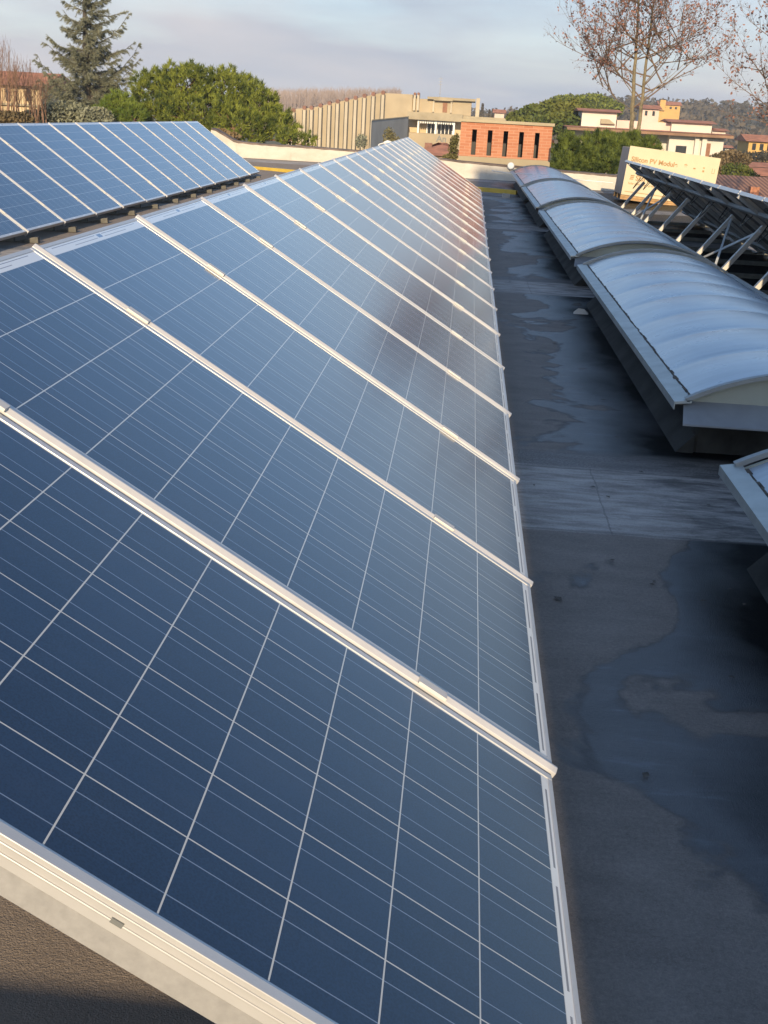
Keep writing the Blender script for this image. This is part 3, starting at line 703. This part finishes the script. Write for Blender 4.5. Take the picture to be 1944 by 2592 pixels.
def house(name, label, px, Y, mw, mr, parts, cat='house', depth=7, roofh=.9):
    """px: (left, top of wall, right, bottom) in photo pixels"""
    a, b = W(px[0], (px[1]+px[3])/2, Y), W(px[2], (px[1]+px[3])/2, Y); zt = W((px[0]+px[2])/2, px[1], Y)[2]; zb = W((px[0]+px[2])/2, px[3], Y)[2]-4
    r = empty(name, ((a[0]+b[0])/2, Y, zb), label, cat)
    MB().box(a[0], b[0], Y, Y+depth, zb, zt).build('wall', mw, r)
    MB().prism([(Y-.6, zt+.002), (Y+depth+.6, zt+.002), (Y+depth/2, zt+roofh)], 0, a[0]-.5, b[0]+.5).build('roof', mr, r)
    for (fx0, fx1, fz0, fz1) in parts:
        x0 = a[0]+(b[0]-a[0])*fx0; x1 = a[0]+(b[0]-a[0])*fx1; h = W((px[0]+px[2])/2, px[3], Y)[2]; H = zt-h
        MB().box(x0, x1, Y-.06, Y-.002, h+H*fz0, h+H*fz1).build('window', MT['glass'], r)
    return r
h = house('hill_villa', 'yellow villa with a small tower on the wooded hill', (1668, 266, 1722, 280), 420, MT['ochre'], MT['tile'], ((.2,.3,.3,.7),(.5,.6,.3,.7),(.75,.85,.3,.7)), roofh=1.2)
t0, t1 = W(1672, 255, 419), W(1686, 255, 419); MB().box(t0[0], t1[0], 419, 422, t0[2]-3, t0[2]+.3).build('tower', MT['ochre'], h)
house('pink_house', 'small pale pink house half hidden behind the bare trunks', (1626, 276, 1668, 300), 210, MT['pink'], MT['tile'], ((.15,.3,.3,.8),(.6,.75,.3,.8)), roofh=.7)
house('ochre_house', 'ochre yellow house with a tiled roof at the right edge of the view', (1894, 360, 1990, 384), 170, MT['ochre'], MT['tile'], ((.1,.2,.1,.8),(.3,.4,.1,.8),(.5,.6,.1,.8)), roofh=.9)
house('white_cottage', 'small white cottage among brown bushes at the lower right', (1913, 446, 1980, 466), 90, MT['white'], MT['tile'], ((.15,.3,.1,.7),), roofh=.5, depth=4)
house('long_shed', 'low pale shed with a thin terracotta roof above the brown bushes', (1888, 424, 1990, 434), 105, MT['white'], MT['tile'], (), roofh=.35, depth=4)
house('pale_hut', 'tiny pale hut between the apartment house and the ochre house', (1836, 374, 1846, 384), 165, MT['white'], MT['tile'], (), roofh=.3, depth=2)
q0, q1 = W(1790, 470, 62), W(2010, 520, 62)
nr = empty('neighbour_house', (q0[0], 62, GZ), 'neighbouring barrel tiled roof just beyond the upturned panels', 'house')
zt = W(1850, 445, 66)[2]; ze = W(1870, 500, 60)[2]
rm = MB(); rm.add([(q0[0],60,ze),(q1[0]+3,60,ze),(q1[0]+3,67,zt),(q0[0]+.6,67,zt),(q0[0],60,ze-.15),(q1[0]+3,60,ze-.15),(q1[0]+3,74,ze-.15),(q0[0],74,ze-.15)], [(0,1,2,3),(3,2,6,7),(4,5,1,0),(0,3,7,4),(1,5,6,2),(7,6,5,4)])
rm.build('roof', MT['tilerows'], nr); MB().box(q0[0]+.4, q1[0]+2.5, 60.5, 73.5, GZ, ze-.16).build('wall', MT['tan'], nr)
p = W(1922, 482, 60); MB().box(p[0]-.22, p[0]+.22, 60.9, 61.4, ze, p[2]+.12).build('chimney', MT['brick'], nr)

# left house behind the thicket
a, b = W(-30, 250, 95), W(106, 250, 95); zt = W(40, 216, 95)[2]
lh = empty('tan_house', (a[0], 95, GZ), 'tan house with a brown tiled roof behind the bare thicket at the left edge', 'house')
MB().box(a[0]-3, b[0], 95, 103, GZ, zt).build('wall', MT['tan'], lh)
MB().prism([(94.2, zt+.002), (103.8, zt+.002), (99, zt+1.1)], 0, a[0]-3.4, b[0]+.4).build('roof', MT['tile'], lh)
for px in (20, 72): p = W(px, 232, 95); MB().box(p[0]-.2, p[0]+.2, 94.93, 94.998, p[2]-.7, p[2]+.25).build('window', MT['dark'], lh)
zb_ = W(40, 262, 95)[2]; MB().box(a[0]-2, b[0]-.2, 94.7, 94.997, zb_-.15, zb_).build('ledge', MT['slab'], lh)

# unseen tower added to shade the lane and skylights; low wall added likewise
pt = empty('shade_tower', (2.5, -6.5, 0), 'plain plastered tower added behind the camera to shade the lane and skylights', 'building')
SH = .27+34.5*math.tan(R(SUN_EL))
MB().box(1.47, 3.56, -8, -5, 0, SH-.12).build('wall', MT['tan'], pt); MB().box(1.47, 3.56, -8.0, -5.0, SH-.118, SH).build('roof_slab', MT['slab'], pt)
bp = MB().box(-5.4, 1.46, -2.0, -1.8, 0, .745); o = bp.build('added_kerb_wall', MT['parapet'])  # unseen wall, added to shade the near ground
tag(o, 'low whitewashed wall added behind the camera to shade the near ground', 'wall')
# ------------------------------------------------------------------ vegetation
def unit(a): return a/np.maximum(np.linalg.norm(a, axis=-1, keepdims=True), 1e-9)
def blades(base, dirs, length, width, spread, per):
    """per needle blades fanning out from each base point along dirs -> triangles"""
    n = len(base); b = np.repeat(base, per, 0); d = np.repeat(dirs, per, 0)
    d = unit(d+rng.normal(0, spread, (n*per, 3))); l = np.repeat(length, per)*rng.uniform(.6, 1.15, n*per)
    s = unit(np.cross(d, rng.normal(0, 1, (n*per, 3))))*(np.repeat(width, per)*rng.uniform(.7, 1.3, n*per))[:, None]
    off = rng.normal(0, .12, (n*per, 3))*np.repeat(length, per)[:, None]
    b = b+off
    return np.stack([b-s, b+s, b+d*l[:, None]], 1)
def leafquads(pos, size, flat=0.0):
    n = len(pos); a = unit(rng.normal(0, 1, (n, 3))); b = unit(np.cross(a, rng.normal(0, 1, (n, 3))))
    sz = (size*rng.uniform(.6, 1.3, n))[:, None] if np.ndim(size) == 0 else (size*rng.uniform(.6, 1.3, n))[:, None]
    a = a*sz; b = b*sz*.7
    return np.stack([pos-a, pos-b*.9, pos+a, pos+b], 1)
def lobes(centers, radii, count, shell=.55, up=-.35):
    """points in the outer part of several ellipsoids, outside the others' cores"""
    c = np.array(centers); r = np.array(radii); p = []
    wgt = (r[:, 0]*r[:, 2]); wgt = wgt/wgt.sum()
    for i in range(len(c)):
        m = int(count*wgt[i]); d = unit(rng.normal(0, 1, (m*3, 3))); d = d[d[:, 2] > up][:m]
        k = rng.uniform(shell, 1, len(d))**.6
        p.append(np.c_[c[i]+d*k[:, None]*r[i], d, np.full(len(d), i)])
    p = np.concatenate(p); keep = np.ones(len(p), bool)
    for i in range(len(c)):
        q = np.linalg.norm((p[:, :3]-c[i])/r[i], axis=1); keep &= ~((q < .60) & (p[:, 6] != i))
    return p[keep, :3], p[keep, 3:6]
def limbs(mb, base, tips, r0, n=7, sag=.0):
    for t in tips:
        pts = []; a = np.array(base); b = np.array(t)
        for i in range(n):
            k = i/(n-1); q = a+(b-a)*np.array([k**1.25, k**1.25, k]); q = q+rng.normal(0, .05, 3)*np.linalg.norm(b-a)*.25*(0 < i < n-1); pts.append(q)
        mb.tube(pts, [max(.02, r0*(1-.8*i/(n-1))) for i in range(n)], 6)
def L3(lst, Y):
    """photo ellipses (x, y, rx, ry[, depth offset]) -> world lobes at distance Y"""
    cs, rs = [], []
    for e in lst:
        y = Y+(e[4] if len(e) > 4 else 0); p = W(e[0], e[1], y); k = PX(y); cs.append(p); rs.append((e[2]*k, (e[2]+e[3])*.5*k, e[3]*k))
    return cs, rs
def pine(name, label, cat, ell, Y, trunk, mleaf, nclump, clump=.42, per=11, group=None, blade=.24, width=.020, tufts=16):
    """a crown of separate upright needle clumps set on the outer part of the given ellipses"""
    k = PX(Y); cs, rs = L3(ell, Y); base = W(trunk[0], trunk[1], Y); base[2] = GZ
    rs = [(max(.15, r[0]-clump*.45), max(.15, r[1]-clump*.45), max(.15, r[2]-clump*.75)) for r in rs]; cs = [c-np.array([0, 0, clump*.35]) for c in cs]
    root = empty(name, base, label, cat, group)
    p, d = lobes(cs, rs, nclump*6, .80, -.55)
    keep = []
    for i in range(len(p)):                                # thin out to separate clumps
        if all(np.sum((p[i]-p[j])**2) > (clump*.74)**2 for j in keep[-400:]): keep.append(i)
        if len(keep) >= nclump: break
    p, d = p[keep], d[keep]
    tb = MB(); fork = W(trunk[0], trunk[1], Y)
    tb.tube([base, (base+fork)/2+np.array([.1, 0, 0]), fork], [.30, .26, .20], 9)
    limbs(tb, fork, [c for c in cs], .12)
    for q in p[::2]:
        c = cs[int(np.argmin([np.sum((q-c)**2) for c in cs]))]; tb.tube([c, (c+q)/2+np.array([0, 0, -.08]), q], [.035, .028, .015], 4, cap=False)
    tb.build('trunk', MT['bark_pine'], root, smooth=True)
    n = len(p); sz = clump*rng.uniform(.65, 1.2, n); ax = unit(d*.45+np.array([0, 0, 1.0])+rng.normal(0, .12, (n, 3)))
    bp = np.repeat(p, tufts, 0); s_ = np.repeat(sz, tufts); A = np.repeat(ax, tufts, 0); h = rng.uniform(-.55, 1.0, n*tufts)
    rad = np.sqrt(np.maximum(.05, 1-np.abs(h)**1.8))*rng.uniform(.25, 1, n*tufts); sd = unit(np.cross(A, rng.normal(0, 1, (n*tufts, 3))))
    b = bp+A*(h*s_*.95)[:, None]+sd*(rad*s_*.52)[:, None]
    dirs = unit(A*.95+sd*rad[:, None]*.75)
    tri_mesh('crown', blades(b, dirs, np.full(len(b), blade), np.full(len(b), width), .42, per), mleaf, root); return root
pine('stone_pine', 'broad round stone pine with dense bright green tufts left of the concrete building', 'tree',
     [(395,222,58,52,-.5),(470,215,78,62,-1),(560,228,85,64,0),(640,268,70,62,-.5),(695,318,60,52,-1.5),(740,345,50,32,-2.5),(500,290,110,68,-2),(410,285,66,58,-1.5),(600,322,88,58,-2.5),(348,258,32,40,0),(778,360,26,18,-2.5),(540,192,36,28,0),(638,222,36,28,0),(450,185,30,24,-.5)],
     60, (455, 330), MT['pine'], 400, .48, tufts=17)
pine('young_pine', 'smaller fresh green pine between the cedar and the stone pine', 'tree',
     [(300,270,42,42,0),(285,300,40,34,-.5),(335,292,36,36,-.5),(262,285,25,28,.5)], 57, (305, 330), MT['pine2'], 110, .30, blade=.20, width=.016)
for i, (ell, tk, lab) in enumerate((
    ([(1440,385,42,48,0),(1432,425,42,40,-.5),(1478,400,38,45,0)], (1440, 440), 'bushy green pine right behind the brick housing corner'),
    ([(1520,368,46,42,0),(1525,415,50,48,-1),(1558,388,40,44,-.5),(1490,425,40,40,-1)], (1520, 450), 'bushy green pine between the brick housing and the carton, middle of three'),
    ([(1600,372,44,38,.5),(1638,380,34,34,0),(1590,412,45,38,0),(1562,356,26,24,.5)], (1600, 440), 'bushy green pine just left of and above the carton'))):
    pine('bushy_pine', lab, 'tree', ell, 46+i*.8, tk, MT['pine3'], 120, .30, 13, 'green pines behind the far parapet', .20, .016, 18)

def cedar(Y=63):
    base = W(225, 300, Y); base[2] = GZ; topp = W(212, -70, Y)
    root = empty('cedar', base, 'tall sparse grey green cedar with upswept branch tips behind the left panels', 'tree')
    tb = MB(); k = PX(Y); H = topp[2]
    ax = [base, W(222, 300, Y), W(218, 150, Y), W(214, 30, Y), topp]
    tb.tube(ax, [.34, .28, .20, .10, .03], 8)
    P, D = [], []
    def branch(o, az, ln, rise, droop, t):
        d = np.array([math.cos(az), math.sin(az)*.9, 0]); pts = []
        for j in range(10):
            q = j/9; pts.append(o+d*ln*q+np.array([0, 0, ln*(-droop*math.sin(math.pi*q*.9)+rise*q**1.9)])+rng.normal(0, .012, 3)*ln*(j > 0))
        tb.tube(pts, [max(.010, .050*(1-t*.5)*(1-j/10)) for j in range(10)], 5)
        m = int(13*ln)+7
        for q in rng.uniform(.06, 1, m):
            idx = min(8, int(q*9)); f = q*9-idx; b = pts[idx]*(1-f)+pts[idx+1]*f
            sd = np.array([-d[1], d[0], 0])*rng.choice([-1, 1]); tw = unit(d*.8+sd*rng.uniform(.1, 1.1)+np.array([0, 0, rng.uniform(-1.0, .45)]))
            l = (.25+.75*(1-q))*rng.uniform(.35, 1)*(.95-.45*t)
            for s_ in np.linspace(.1, 1, 8): P.append(b+tw*l*s_+np.array([0, 0, -.10*l*s_*s_])); D.append(tw*.9+np.array([0, 0, .15]))
            tb.tube([b, b+tw*l], [.008, .003], 3, cap=False)
        for s_ in np.linspace(.5, 1, 8): P.append(pts[min(9, int(s_*9))]+(pts[min(9, int(s_*9)+1)]-pts[min(9, int(s_*9))])*((s_*9) % 1)); D.append(d*.7+np.array([0, 0, .4]))
    for i in range(150):
        t = rng.uniform(0, 1)**1.7; sy = 322-t*392
        o = W(224-14*t, sy, Y); az = rng.uniform(0, 2*math.pi)
        branch(o, az, (30+112*(1-t)**.9)*k*rng.uniform(.45, 1.05), rng.uniform(.0, .45), rng.uniform(.0, .25)*(1-t), t)
    for sx, sy, tx, ty in ((222,200,90,160),(222,150,112,112),(220,130,340,118),(222,200,352,122),(220,215,352,160),(222,105,325,45),(218,70,318,98),(216,60,160,32),(215,10,290,-40),(214,30,320,40),(222,270,92,150),(222,285,148,190),(222,180,150,150),(222,255,120,225),(222,250,330,215)):
        o, e = W(sx, sy, Y), W(tx, ty, Y+rng.uniform(-1, 1)); v = e-o; ln = float(np.hypot(v[0], v[1])); branch(o, math.atan2(v[1]/.9, v[0]), ln, max(.1, v[2]/ln+.1), .10, .35)
    tb.build('trunk', MT['bark_cedar'], root)
    P, D = np.array(P), np.array(D)
    tri_mesh('crown', blades(P, D, np.full(len(P), .13), np.full(len(P), .0085), .55, 6), MT['cedar'], root)
    return root
cedar()

def bare_tree(name, label, Y, stems, ell, nleaf, mbark, group=None, leaf=.064, nb=80, seed=1):
    rr = np.random.default_rng(seed); cs, rs = L3(ell, Y); c = np.array(cs); r = np.array(rs); k = PX(Y)
    base = W(stems[0][0][0], stems[0][0][1], Y); base[2] = GZ
    root = empty(name, base, label, 'tree', group); tb = MB(); nodes = []
    for st, rad in ((s[:-1], s[-1]) for s in stems):
        pts = [W(x, y, Y) for x, y in st]; p0 = np.array([pts[0][0], Y, GZ]) if rad > .04 else pts[0]
        allp = [p0]+pts if rad > .04 else pts; n = len(allp)
        # smooth the stem
        dense = []
        for i in range(n-1):
            for f in np.linspace(0, 1, 6, endpoint=(i == n-2)): dense.append(allp[i]*(1-f)+allp[i+1]*f+rr.normal(0, .012, 3))
        m = len(dense); tb.tube(dense, [max(.010, rad*(1-.8*i/m)) for i in range(m)], 7)
        for i in range(m//3 if rad > .04 else m//5, m): nodes.append((dense[i], unit(dense[min(i+1, m-1)]-dense[i-1])))
    leaves = []; ec, er = c[0], r[0]; bb = MB()
    def reach(s, d, lim):
        for l in np.arange(.3, lim, .15):
            if np.sum(((s+d*l-ec)/er)**2) > 1: return l
        return lim
    def curve(s, d, l, rad, n, lift):
        pts = [s]; dd = d.copy()
        for j in range(n):
            dd = unit(dd+np.array([0, 0, lift])+rr.normal(0, .055, 3)); pts.append(pts[-1]+dd*l/n)
        bb.tube(pts, [max(.0032, rad*(1-.85*j/n)) for j in range(n+1)], 5 if rad > .015 else 3, cap=False); return pts, dd
    for _ in range(nb):
        s, sd = nodes[int(len(nodes)*rr.uniform(0, 1))]; az = rr.uniform(0, 2*math.pi); el = rr.uniform(.05, .95)
        d = np.array([math.cos(az)*math.cos(el), math.sin(az)*math.cos(el), math.sin(el)]); l = reach(s, d, 6.0)*rr.uniform(.72, 1.0)
        if np.sum(((s-ec)/er)**2) > 1.15: l = min(l, 1.2)
        p1, _d = curve(s, d, l, .012+.0055*l, 9, .03)
        for _ in range(int(3+l*2.6)):
            i = rr.integers(2, 10); d2 = unit(_d+rr.normal(0, .55, 3)+np.array([0, 0, .25])); l2 = rr.uniform(.35, 1.0)*(.5+.18*l)
            p2, e2 = curve(p1[i], d2, l2, .0105, 5, .05)
            for _ in range(9):
                k2 = rr.integers(1, 6); d3 = unit(e2+rr.normal(0, .6, 3)); l3 = rr.uniform(.12, .42)
                p3, e3 = curve(p2[k2], d3, l3, .0055, 2, .05)
                if rr.random() < .5: leaves.append(p3[-1]+rr.normal(0, .04, 3))
                if rr.random() < .18: leaves.append(p3[1]+rr.normal(0, .08, 3))
    tb.build('trunk', mbark, root); bb.build('branches', MT['twig'], root)
    lv = np.array(leaves); lv = lv[rr.permutation(len(lv))[:nleaf]]; lv[:, 2] -= .04
    tri_mesh('crown', leafquads(lv, leaf), MT['leaf'], root, quads=True)
    return root
bare_tree('bare_tree', 'tall almost bare tree with two pale trunks and sparse brown leaves', 55,
    [[(1598,330),(1603,230),(1610,110),(1618,0),(1622,-110),.125], [(1618,320),(1628,220),(1642,110),(1655,0),(1664,-100),.105],
    
     [(1608,250),(1570,190),(1530,130),.022], [(1630,215),(1680,150),(1720,80),.022], [(1612,290),(1560,250),(1505,200),.018], [(1628,250),(1700,190),(1775,120),.020]],
    [(1618,128,220,172,0),(1540,70,110,85,.5),(1700,60,110,95,-.5),(1480,160,75,80,0),(1760,150,80,90,0),(1450,220,50,55,0),(1620,150,150,100,0),(1640,-60,140,90,0),(1800,215,55,50,0),(1560,210,90,60,1),(1740,90,80,80,.5),(1690,190,70,60,0),(1420,150,40,50,0),(1470,90,60,60,0)],
    5200, MT['bark_pale'], seed=4, nb=64)
bare_tree('bare_tree', 'bare tree with brown leaves cut off by the right edge of the view', 50,
    [[(2010,430),(2005,300),(1995,180),(1990,60),.10], [(2000,400),(1960,280),(1930,180),.05]],
    [(2005,190,165,210,0),(1960,110,60,60,0),(1900,240,35,45,0),(1950,270,60,70,0),(2010,150,90,120,0),(1935,340,40,40,.5)], 3000, MT['bark_pale'], nb=36, seed=9)

def thicket(name, label, Y, x0, x1, ybase, ytop, n, seed, m='stem'):
    rr = np.random.default_rng(seed); tb = MB(); base = W((x0+x1)/2, ybase, Y); base[2] = GZ
    root = empty(name, base, label, 'shrub', 'bare shrubs at the left edge')
    for i in range(n):
        x = rr.uniform(x0, x1); p = W(x, ybase+rr.uniform(-5, 10), Y+rr.uniform(-1.5, 1.5)); q = W(x+rr.normal(0, 9), ytop(x)+abs(rr.normal(0, 28)), Y+rr.uniform(-1.5, 1.5))
        b = p.copy(); b[2] = GZ+1; mid = (p+q)/2+rr.normal(0, .08, 3)
        tb.tube([b, p, mid, q], [.024, .016, .011, .004], 4, cap=False)
        for _ in range(6):
            f = rr.uniform(.2, .95); s = p+(q-p)*f; l = rr.uniform(.4, 1.2)*(1.1-f*.6); d = unit(np.array([rr.normal(0, .35), rr.normal(0, .35), 1.0]))
            tb.tube([s, s+d*l], [.007, .003], 3, cap=False)
    tb.build('stems', MT[m], root); return root
thicket('bare_shrub', 'tall bare thicket of thin reddish stems at the left edge', 52, -60, 42, 300, lambda x: 90+max(0, x)*1.2, 70, 1)
thicket('bare_shrub', 'lower bare thicket of thin stems between the left edge and the cedar', 54, 30, 120, 300, lambda x: 150+abs(x-70)*.9, 48, 2)

def bush(name, label, ell, Y, m, n, size, group, cat='bush', kind=None, shell=.3):
    cs, rs = L3(ell, Y); base = np.mean(cs, 0); base[2] = GZ
    root = empty(name, base, label, cat, group); p, d = lobes(cs, rs, n, shell, -.9)
    tri_mesh('foliage', leafquads(p, size), m, root, quads=True)
    st = MB()
    for c, r in zip(cs, rs):
        for _ in range(5): st.tube([(c[0]+rng.normal(0, .1), c[1], GZ+.5), c+rng.normal(0, .35, 3)*np.array(r)], [.05, .02], 4, cap=False)
    st.build('stems', MT['bark_dark'], root); return root
bush('olive_bush', 'greyish olive bush under the cedar behind the left panels', [(170,292,75,34,0),(245,300,45,28,-1),(100,300,50,22,0)], 56, MT['cedar'], 7500, .075, 'bushes behind the left panels')
bush('dry_hedge', 'brown dry hedge at the foot of the bare thicket', [(30,300,60,18,0),(-50,300,70,20,0)], 50, MT['drybush'], 4000, .07, 'bushes behind the left panels')
bush('dark_shrub', 'small dark brown shrub at the parapet end below the stone pine', [(585,352,26,16,0),(560,340,20,12,0)], 34, MT['drybush'], 500, .07, 'bushes behind the left panels')
bush('creeper', 'yellowish leafless climber beside the left corner of the brick housing', [(1148,372,13,26,0),(1140,398,20,10,0),(1154,352,8,14,0)], 36, MT['creeper'], 1100, .035, 'shrubs before the concrete building', shell=.1)
bush('thin_shrub', 'thin brownish shrub against the grey block of facade shadow', [(985,345,16,22,0),(1000,360,14,16,0)], 120, MT['creeper'], 700, .11, 'shrubs before the concrete building', shell=.1)
bush('blue_shrub', 'grey green shrub in the shade at the foot of the ribbed wall', [(915,358,16,18,0)], 150, MT['cedar'], 500, .13, 'shrubs before the concrete building')
bush('laurel_row', 'sunlit yellow green row of trees behind the brick housing', [(1310,300,28,18,0),(1350,290,35,24,0),(1400,285,40,30,0),(1450,285,40,34,0),(1330,310,40,15,-3),(1420,315,60,28,-5),(1480,300,30,30,0)], 140, MT['laurel'], 11000, .24, 'trees behind the houses', 'tree')
bush('round_wood', 'dark green round wood on the rise left of the bare tree', [(1450,262,60,20,0),(1500,262,55,22,0),(1400,275,40,14,0),(1540,275,40,20,0)], 240, MT['pine'], 8000, .30, 'trees behind the houses', 'tree')
bush('brown_bush', 'reddish brown bush below the apartment house corner', [(1850,398,32,18,0),(1820,410,30,20,0),(1880,405,22,16,0)], 100, MT['drybush'], 3200, .12, 'brown bushes at the right')
bush('olive_bush', 'olive green bush above the barrel tiled roof', [(1860,440,45,26,0),(1810,450,30,22,0),(1895,452,28,20,0)], 85, MT['laurel'], 3200, .10, 'brown bushes at the right')
bush('brown_bush', 'brown hedge in front of the ochre house', [(1900,398,60,14,0),(1960,400,50,18,0),(1930,410,60,14,0)], 125, MT['hillwood'], 3000, .14, 'brown bushes at the right')
bush('brown_bush', 'brown shrubs hanging over the carton edge', [(1800,430,24,30,0),(1800,470,22,24,0)], 70, MT['drybush'], 2400, .07, 'brown bushes at the right')
for i, (x, y0, y1, wd, lab) in enumerate(((1219,262,296,9,'tallest of the three dark cypresses beside the concrete building'), (1237,278,296,6,'middle of the three dark cypresses beside the concrete building'), (1246,276,294,4,'thinnest of the three dark cypresses beside the concrete building'))):
    Y = 300; a, b = W(x, y1+8, Y), W(x, y0, Y); k = PX(Y); base = a.copy(); base[2] = GZ
    r = empty('cypress', base, lab, 'tree', 'cypresses on the skyline'); n = 500; t = rng.uniform(0, 1, n); rad = wd*.5*k*(1-t)**.7*np.sqrt(rng.uniform(.2, 1, n)); an_ = rng.uniform(0, 6.28, n)
    tri_mesh('crown', leafquads(np.c_[a[0]+rad*np.cos(an_), Y+rad*np.sin(an_), a[2]+(b[2]-a[2])*t], .30), MT['hillwood'], r, quads=True)
    MB().tube([base, a], [.25, .2], 6).build('trunk', MT['bark_dark'], r)
p = W(1264, 285, 290); house('skyline_house', 'tiny pink roofed house on the skyline right of the cypresses', (1252, 286, 1276, 296), 290, MT['pink'], MT['tile'], (), roofh=.8, depth=5)

# distant bare poplar wood, wooded hill
pv = []
for i in range(1500):
    sx = rng.uniform(610, 1010); Y = rng.uniform(380, 460); p = W(sx, 300, Y); tp_ = W(sx, 226-(sx-800)*.012+abs(rng.normal(0, 5)), Y); h = tp_[2]; x = p[0]
    def stick(a, b, wd): s = np.array([wd, 0, 0]); pv.append(np.stack([a-s, a+s, b]))
    stick(np.array([x, Y, GZ]), np.array([x+rng.normal(0, .3), Y, h]), .16)
    for _ in range(10):
        z = GZ+(h-GZ)*rng.uniform(.25, .95); l = rng.uniform(1.0, 2.6); stick(np.array([x, Y, z]), np.array([x+rng.normal(0, .9), Y+rng.normal(0, .6), z+l]), .07)
tag(tri_mesh('poplar_wood', np.array(pv), MT['poplar']), 'far row of bare grey brown poplars above the ribbed wall', 'wood', kind='stuff')
sil = [(300,262),(900,276),(1180,293),(1270,296),(1330,290),(1390,276),(1450,262),(1500,258),(1560,262),(1640,270),(1700,270),(1780,274),(1860,278),(1944,288),(2100,285),(2300,290),(2700,330),(3300,400),(4000,480)]
hv, hf = [], []; sx_ = np.linspace(300, 4000, 150); sy_ = np.interp(sx_, [s[0] for s in sil], [s[1] for s in sil])
for i, (a, b) in enumerate(zip(sx_, sy_)):
    tpz = W(a, b+6, 700); dirx = (tpz[0]-CAM[0])/701.1
    for j, f in enumerate((0, .25, .5, .75, 1, 1.3)):
        Y = 330+370*min(f, 1)+(300 if f > 1 else 0); z = GZ-1+(tpz[2]-GZ+1)*(math.sin(min(f, 1)*math.pi/2)**1.25 if f <= 1 else .6); hv.append((CAM[0]+dirx*(Y+1.1), Y, z))
hf = [(i*6+j, (i+1)*6+j, (i+1)*6+j+1, i*6+j+1) for i in range(149) for j in range(5)]
hm = MB(); hm.add(hv, hf); tag(hm.build('hill', MT['hill'], smooth=True, fix=False), kind='structure')
hvn = np.array(hv).reshape(150, 6, 3); tp2, sz2 = [], []
for _ in range(4200):
    i = rng.uniform(30, 148.9); j = rng.uniform(.2, 4.0); a, b = int(i), int(j); f, q = i-a, j-b
    p = (hvn[a, b]*(1-f)+hvn[a+1, b]*f)*(1-q)+(hvn[a, b+1]*(1-f)+hvn[a+1, b+1]*f)*q
    r = rng.uniform(1.6, 3.6); m = 16; d = unit(rng.normal(0, 1, (m, 3)))*np.array([1, 1, 1.15])*r*rng.uniform(.4, 1, (m, 1)); tp2.append(p+d+np.array([0, 0, r*.8])); sz2.append(np.full(m, r*.33))
tag(tri_mesh('hill_wood', leafquads(np.concatenate(tp2), np.concatenate(sz2)), MT['hillwood'], quads=True), 'brownish green wood covering the hill behind the houses', 'wood', kind='stuff')
# trees standing in the plain to the right, beyond the frame's edge (mirrored in the panels)
for i in range(16):
    sx = 2080+i*115+rng.uniform(-30, 30); Y = rng.uniform(55, 95); b = W(sx, 395+ (sx-2080)*.10, Y); k = PX(Y)
    h = rng.uniform(45, 95)
    bush('plain_tree', 'brown leaved tree standing beyond the right edge of the view', [(sx, 350+(sx-2000)*.065, 75, h), (sx+40, 390+(sx-2000)*.065, 60, 50)], Y, MT['leaf'] if i % 3 else MT['drybush'], 900, .28, 'trees beyond the right edge', 'tree')

# ------------------------------------------------------------------ air
hz_ = MB().box(-700, 700, -14, 760, GZ-1.5, 34).build('haze', bpy.data.materials.new('air'))
hm_ = hz_.data.materials[0]; hm_.use_nodes = True; hn = hm_.node_tree; hn.nodes.clear()
vo_ = hn.nodes.new('ShaderNodeVolumePrincipled'); vo_.inputs['Color'].default_value = (.93, .94, .97, 1); vo_.inputs['Density'].default_value = .00045; vo_.inputs['Anisotropy'].default_value = .2
ho = hn.nodes.new('ShaderNodeOutputMaterial'); hn.links.new(vo_.outputs[0], ho.inputs['Volume'])
tag(hz_, kind='stuff')
